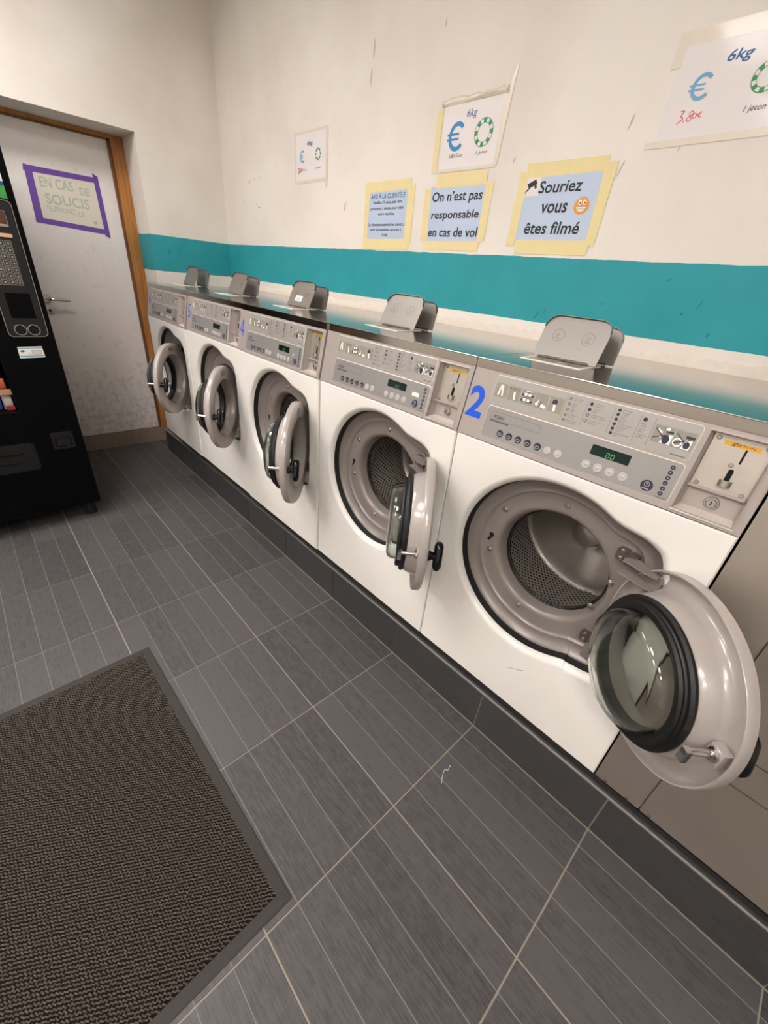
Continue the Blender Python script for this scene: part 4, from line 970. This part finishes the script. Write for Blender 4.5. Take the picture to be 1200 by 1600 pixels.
mb.fbox(FV, -.724, -.687, .928, .948, .0009, .0010, 3); mb.fbox(FV, -.722, -.689, .930, .946, .0010, .0012, 4)
mb.build('service_label', ['white_print', 'pale_ink', 'ink_grey', 'silver', 'paper_cream'], vd, vo)
mb = MB(); mb.prism(FV, rrect(-.756, -.662, .448, .54, .008), 0, .004); mb.fbox(FV, -.745, -.674, .462, .512, .004, .0055, 1); mb.fbox(FV, -.738, -.68, .468, .505, .0055, .0062, 0); mb.build('coin_return', ['vend_panel', 'black_gloss'], vd, vo)
mb = MB(); mb.prism(FV, rrect(-1.4, -.833, .358, .505, .02), 0, .004); mb.prism(FV, rrect(-1.38, -.845, .372, .498, .03), .004, .012); mb.fbox(FV, -1.02, -.885, .452, .459, .012, .018, 1); mb.prism(FV, [(-1.02, .42), (-.97, .405), (-.93, .403), (-.885, .42), (-.93, .41), (-.97, .411)], .012, .015, 1); mb.build('delivery_flap', ['vend_panel', 'black_gloss'], vd, vo)
mb = MB(); mb.fbox(FV, -1.45, -.645, 1.70, 1.80, 0, .002, 2); mb.fbox(FV, -.78, -.646, 1.60, 1.70, 0, .002, 2); mb.fbox(FV, -.78, -.646, 1.575, 1.60, 0, .002, 1); mb.prism(FV, [(-.78, 1.556), (-.7, 1.545), (-.646, 1.541), (-.646, 1.585), (-.7, 1.58), (-.78, 1.59)], 0, .003, 0)
mb.build('advert_panel', ['ad_green', 'ad_blue', 'ad_white'], vd, vo)
for zz in (.742, 1.0, 1.26, 1.5):
    mb = MB(); mb.box(-3.38, -2.885, -1.445, -.845, zz-.008, zz); mb.box(-2.888, -2.878, -1.445, -.847, zz-.012, zz+.014, 1); mb.build('shelf', ['vend', 'shelf'], vm, vo)
mb = MB(); mb.box(-3.38, -2.87, -1.445, -.845, .646, .652); mb.build('shelf', 'vend', vm, vo)
def pack(y0, y1, z0, z1, x, mat, label, tilt=0):
    mb = MB(); w, h = y1-y0, z1-z0; loops = []
    for i, s in enumerate((0, .06, .12, .5, .88, .94, 1)):
        t = (.002, .002, .012, .02, .012, .002, .002)[i]; loops.append([(dx*t, yy*w/2*(1 if 0 < i < 6 else .98), s*h) for dx, yy in ((1, -.8), (1, .8), (0, 1), (-1, .8), (-1, -.8), (0, -1))])
    mb.loft(loops); mb.add(loops[0], [tuple(range(6))]); mb.add(loops[-1], [tuple(range(6))])
    o = mb.build('snack_pack', mat, None, smooth=50); o.location = (x, (y0+y1)/2, z0); o.rotation_euler = (0, radians(-tilt), 0)
    return tag(o, label, 'snack', 'snack packs behind the vending window')
pack(-.892, -.852, .654, .72, -2.905, 'snack_white', 'white and red snack pack at the right end of the bottom vending shelf')
pack(-.925, -.897, .654, .72, -2.92, 'snack_blue', 'blue snack pack on the bottom shelf beside the white pack', 8)
pack(-.957, -.930, .654, .72, -2.92, 'snack_blue', 'second blue snack pack on the bottom shelf of the vending machine', 8)
mb = MB(); mb.box(-2.882, -2.871, -.885, -.853, .6545, .678); o = mb.build('snack_bar', 'snack_red'); tag(o, 'red snack bar lying in front of the white pack', 'snack', 'snack packs behind the vending window')
pack(-.895, -.857, .744, .80, -2.925, 'snack_orange', 'orange red snack pack on the second vending shelf', 20)

# ------------------------------------------------------------------ floor mat
mt = tag(empty('floor_mat', (-1.065, -1.15, 0)), 'dark brown ribbed entrance mat with grey rubber border', 'mat')
ML, MW = 1.058, .86
ang = math.atan2(-.7213+.7408, -.5378+1.5919)
mt.rotation_euler = (0, 0, ang); cx_, cy_ = (-1.5919-.5378)/2, (-.7408-.7213)/2
mt.location = (cx_+sin(ang)*MW/2, cy_-cos(ang)*MW/2, 0)
bw = .026
mb = MB(); z = .0005
def rr(i, zz): return [(-ML/2+i, -MW/2+i, zz), (ML/2-i, -MW/2+i, zz), (ML/2-i, MW/2-i, zz), (-ML/2+i, MW/2-i, zz)]
mb.loft([rr(.0, z), rr(.0, .0018), rr(.004, .003), rr(bw, .0042), rr(bw+.003, .003)]); mb.add(rr(bw+.003, .003), [(0, 1, 2, 3)], 1); mb.add(rr(0, z), [(3, 2, 1, 0)])
mb.build('rubber_border', ['mat_rubber', 'mat_base'], mt)
mb = MB(); px_, py_ = .0088, .0072
nx, ny = int((ML-2*bw)/px_), int((MW-2*bw)/py_)
V = []; Fc = []
for i in range(nx):
    for j in range(ny):
        x = -ML/2+bw+px_*(i+.5+.5*(j % 2))+random.uniform(-.0008, .0008); y_ = -MW/2+bw+py_*(j+.5)+random.uniform(-.0006, .0006)
        if x > ML/2-bw-.004: continue
        h = .0042+random.uniform(.001, .0026); a = radians(38+random.uniform(-14, 14)); c, s = cos(a), sin(a); l, w = .0050, .0016
        o_ = len(V)
        for dx, dy, dz in ((-l, -w, .003), (l, -w, .003), (l, w, .003), (-l, w, .003), (-l*.5, 0, h), (l*.5, 0, h)): V.append((x+dx*c-dy*s, y_+dx*s+dy*c, dz))
        Fc += [(o_, o_+1, o_+5, o_+4), (o_+2, o_+3, o_+4, o_+5), (o_+1, o_+2, o_+5), (o_+3, o_, o_+4)]
me = bpy.data.meshes.new('loop_pile'); me.from_pydata(V, [], Fc); me.materials.append(MAT['mat_pile']); me.polygons.foreach_set('use_smooth', [True]*len(me.polygons)); me.update()
o = place(me, 'loop_pile', mt); o['kind'] = 'stuff'

# thread on the floor
mb = MB(); mb.tube([(-.463, -.214, .0012), (-.474, -.196, .0014), (-.481, -.183, .0016), (-.484, -.172, .002), (-.476, -.166, .0016), (-.478, -.156, .0014), (-.483, -.150, .0014), (-.474, -.149, .0014)], .0009, 6)
tag(mb.build('thread', 'thread', smooth=60), 'short curled white thread lying on a floor tile', 'thread')
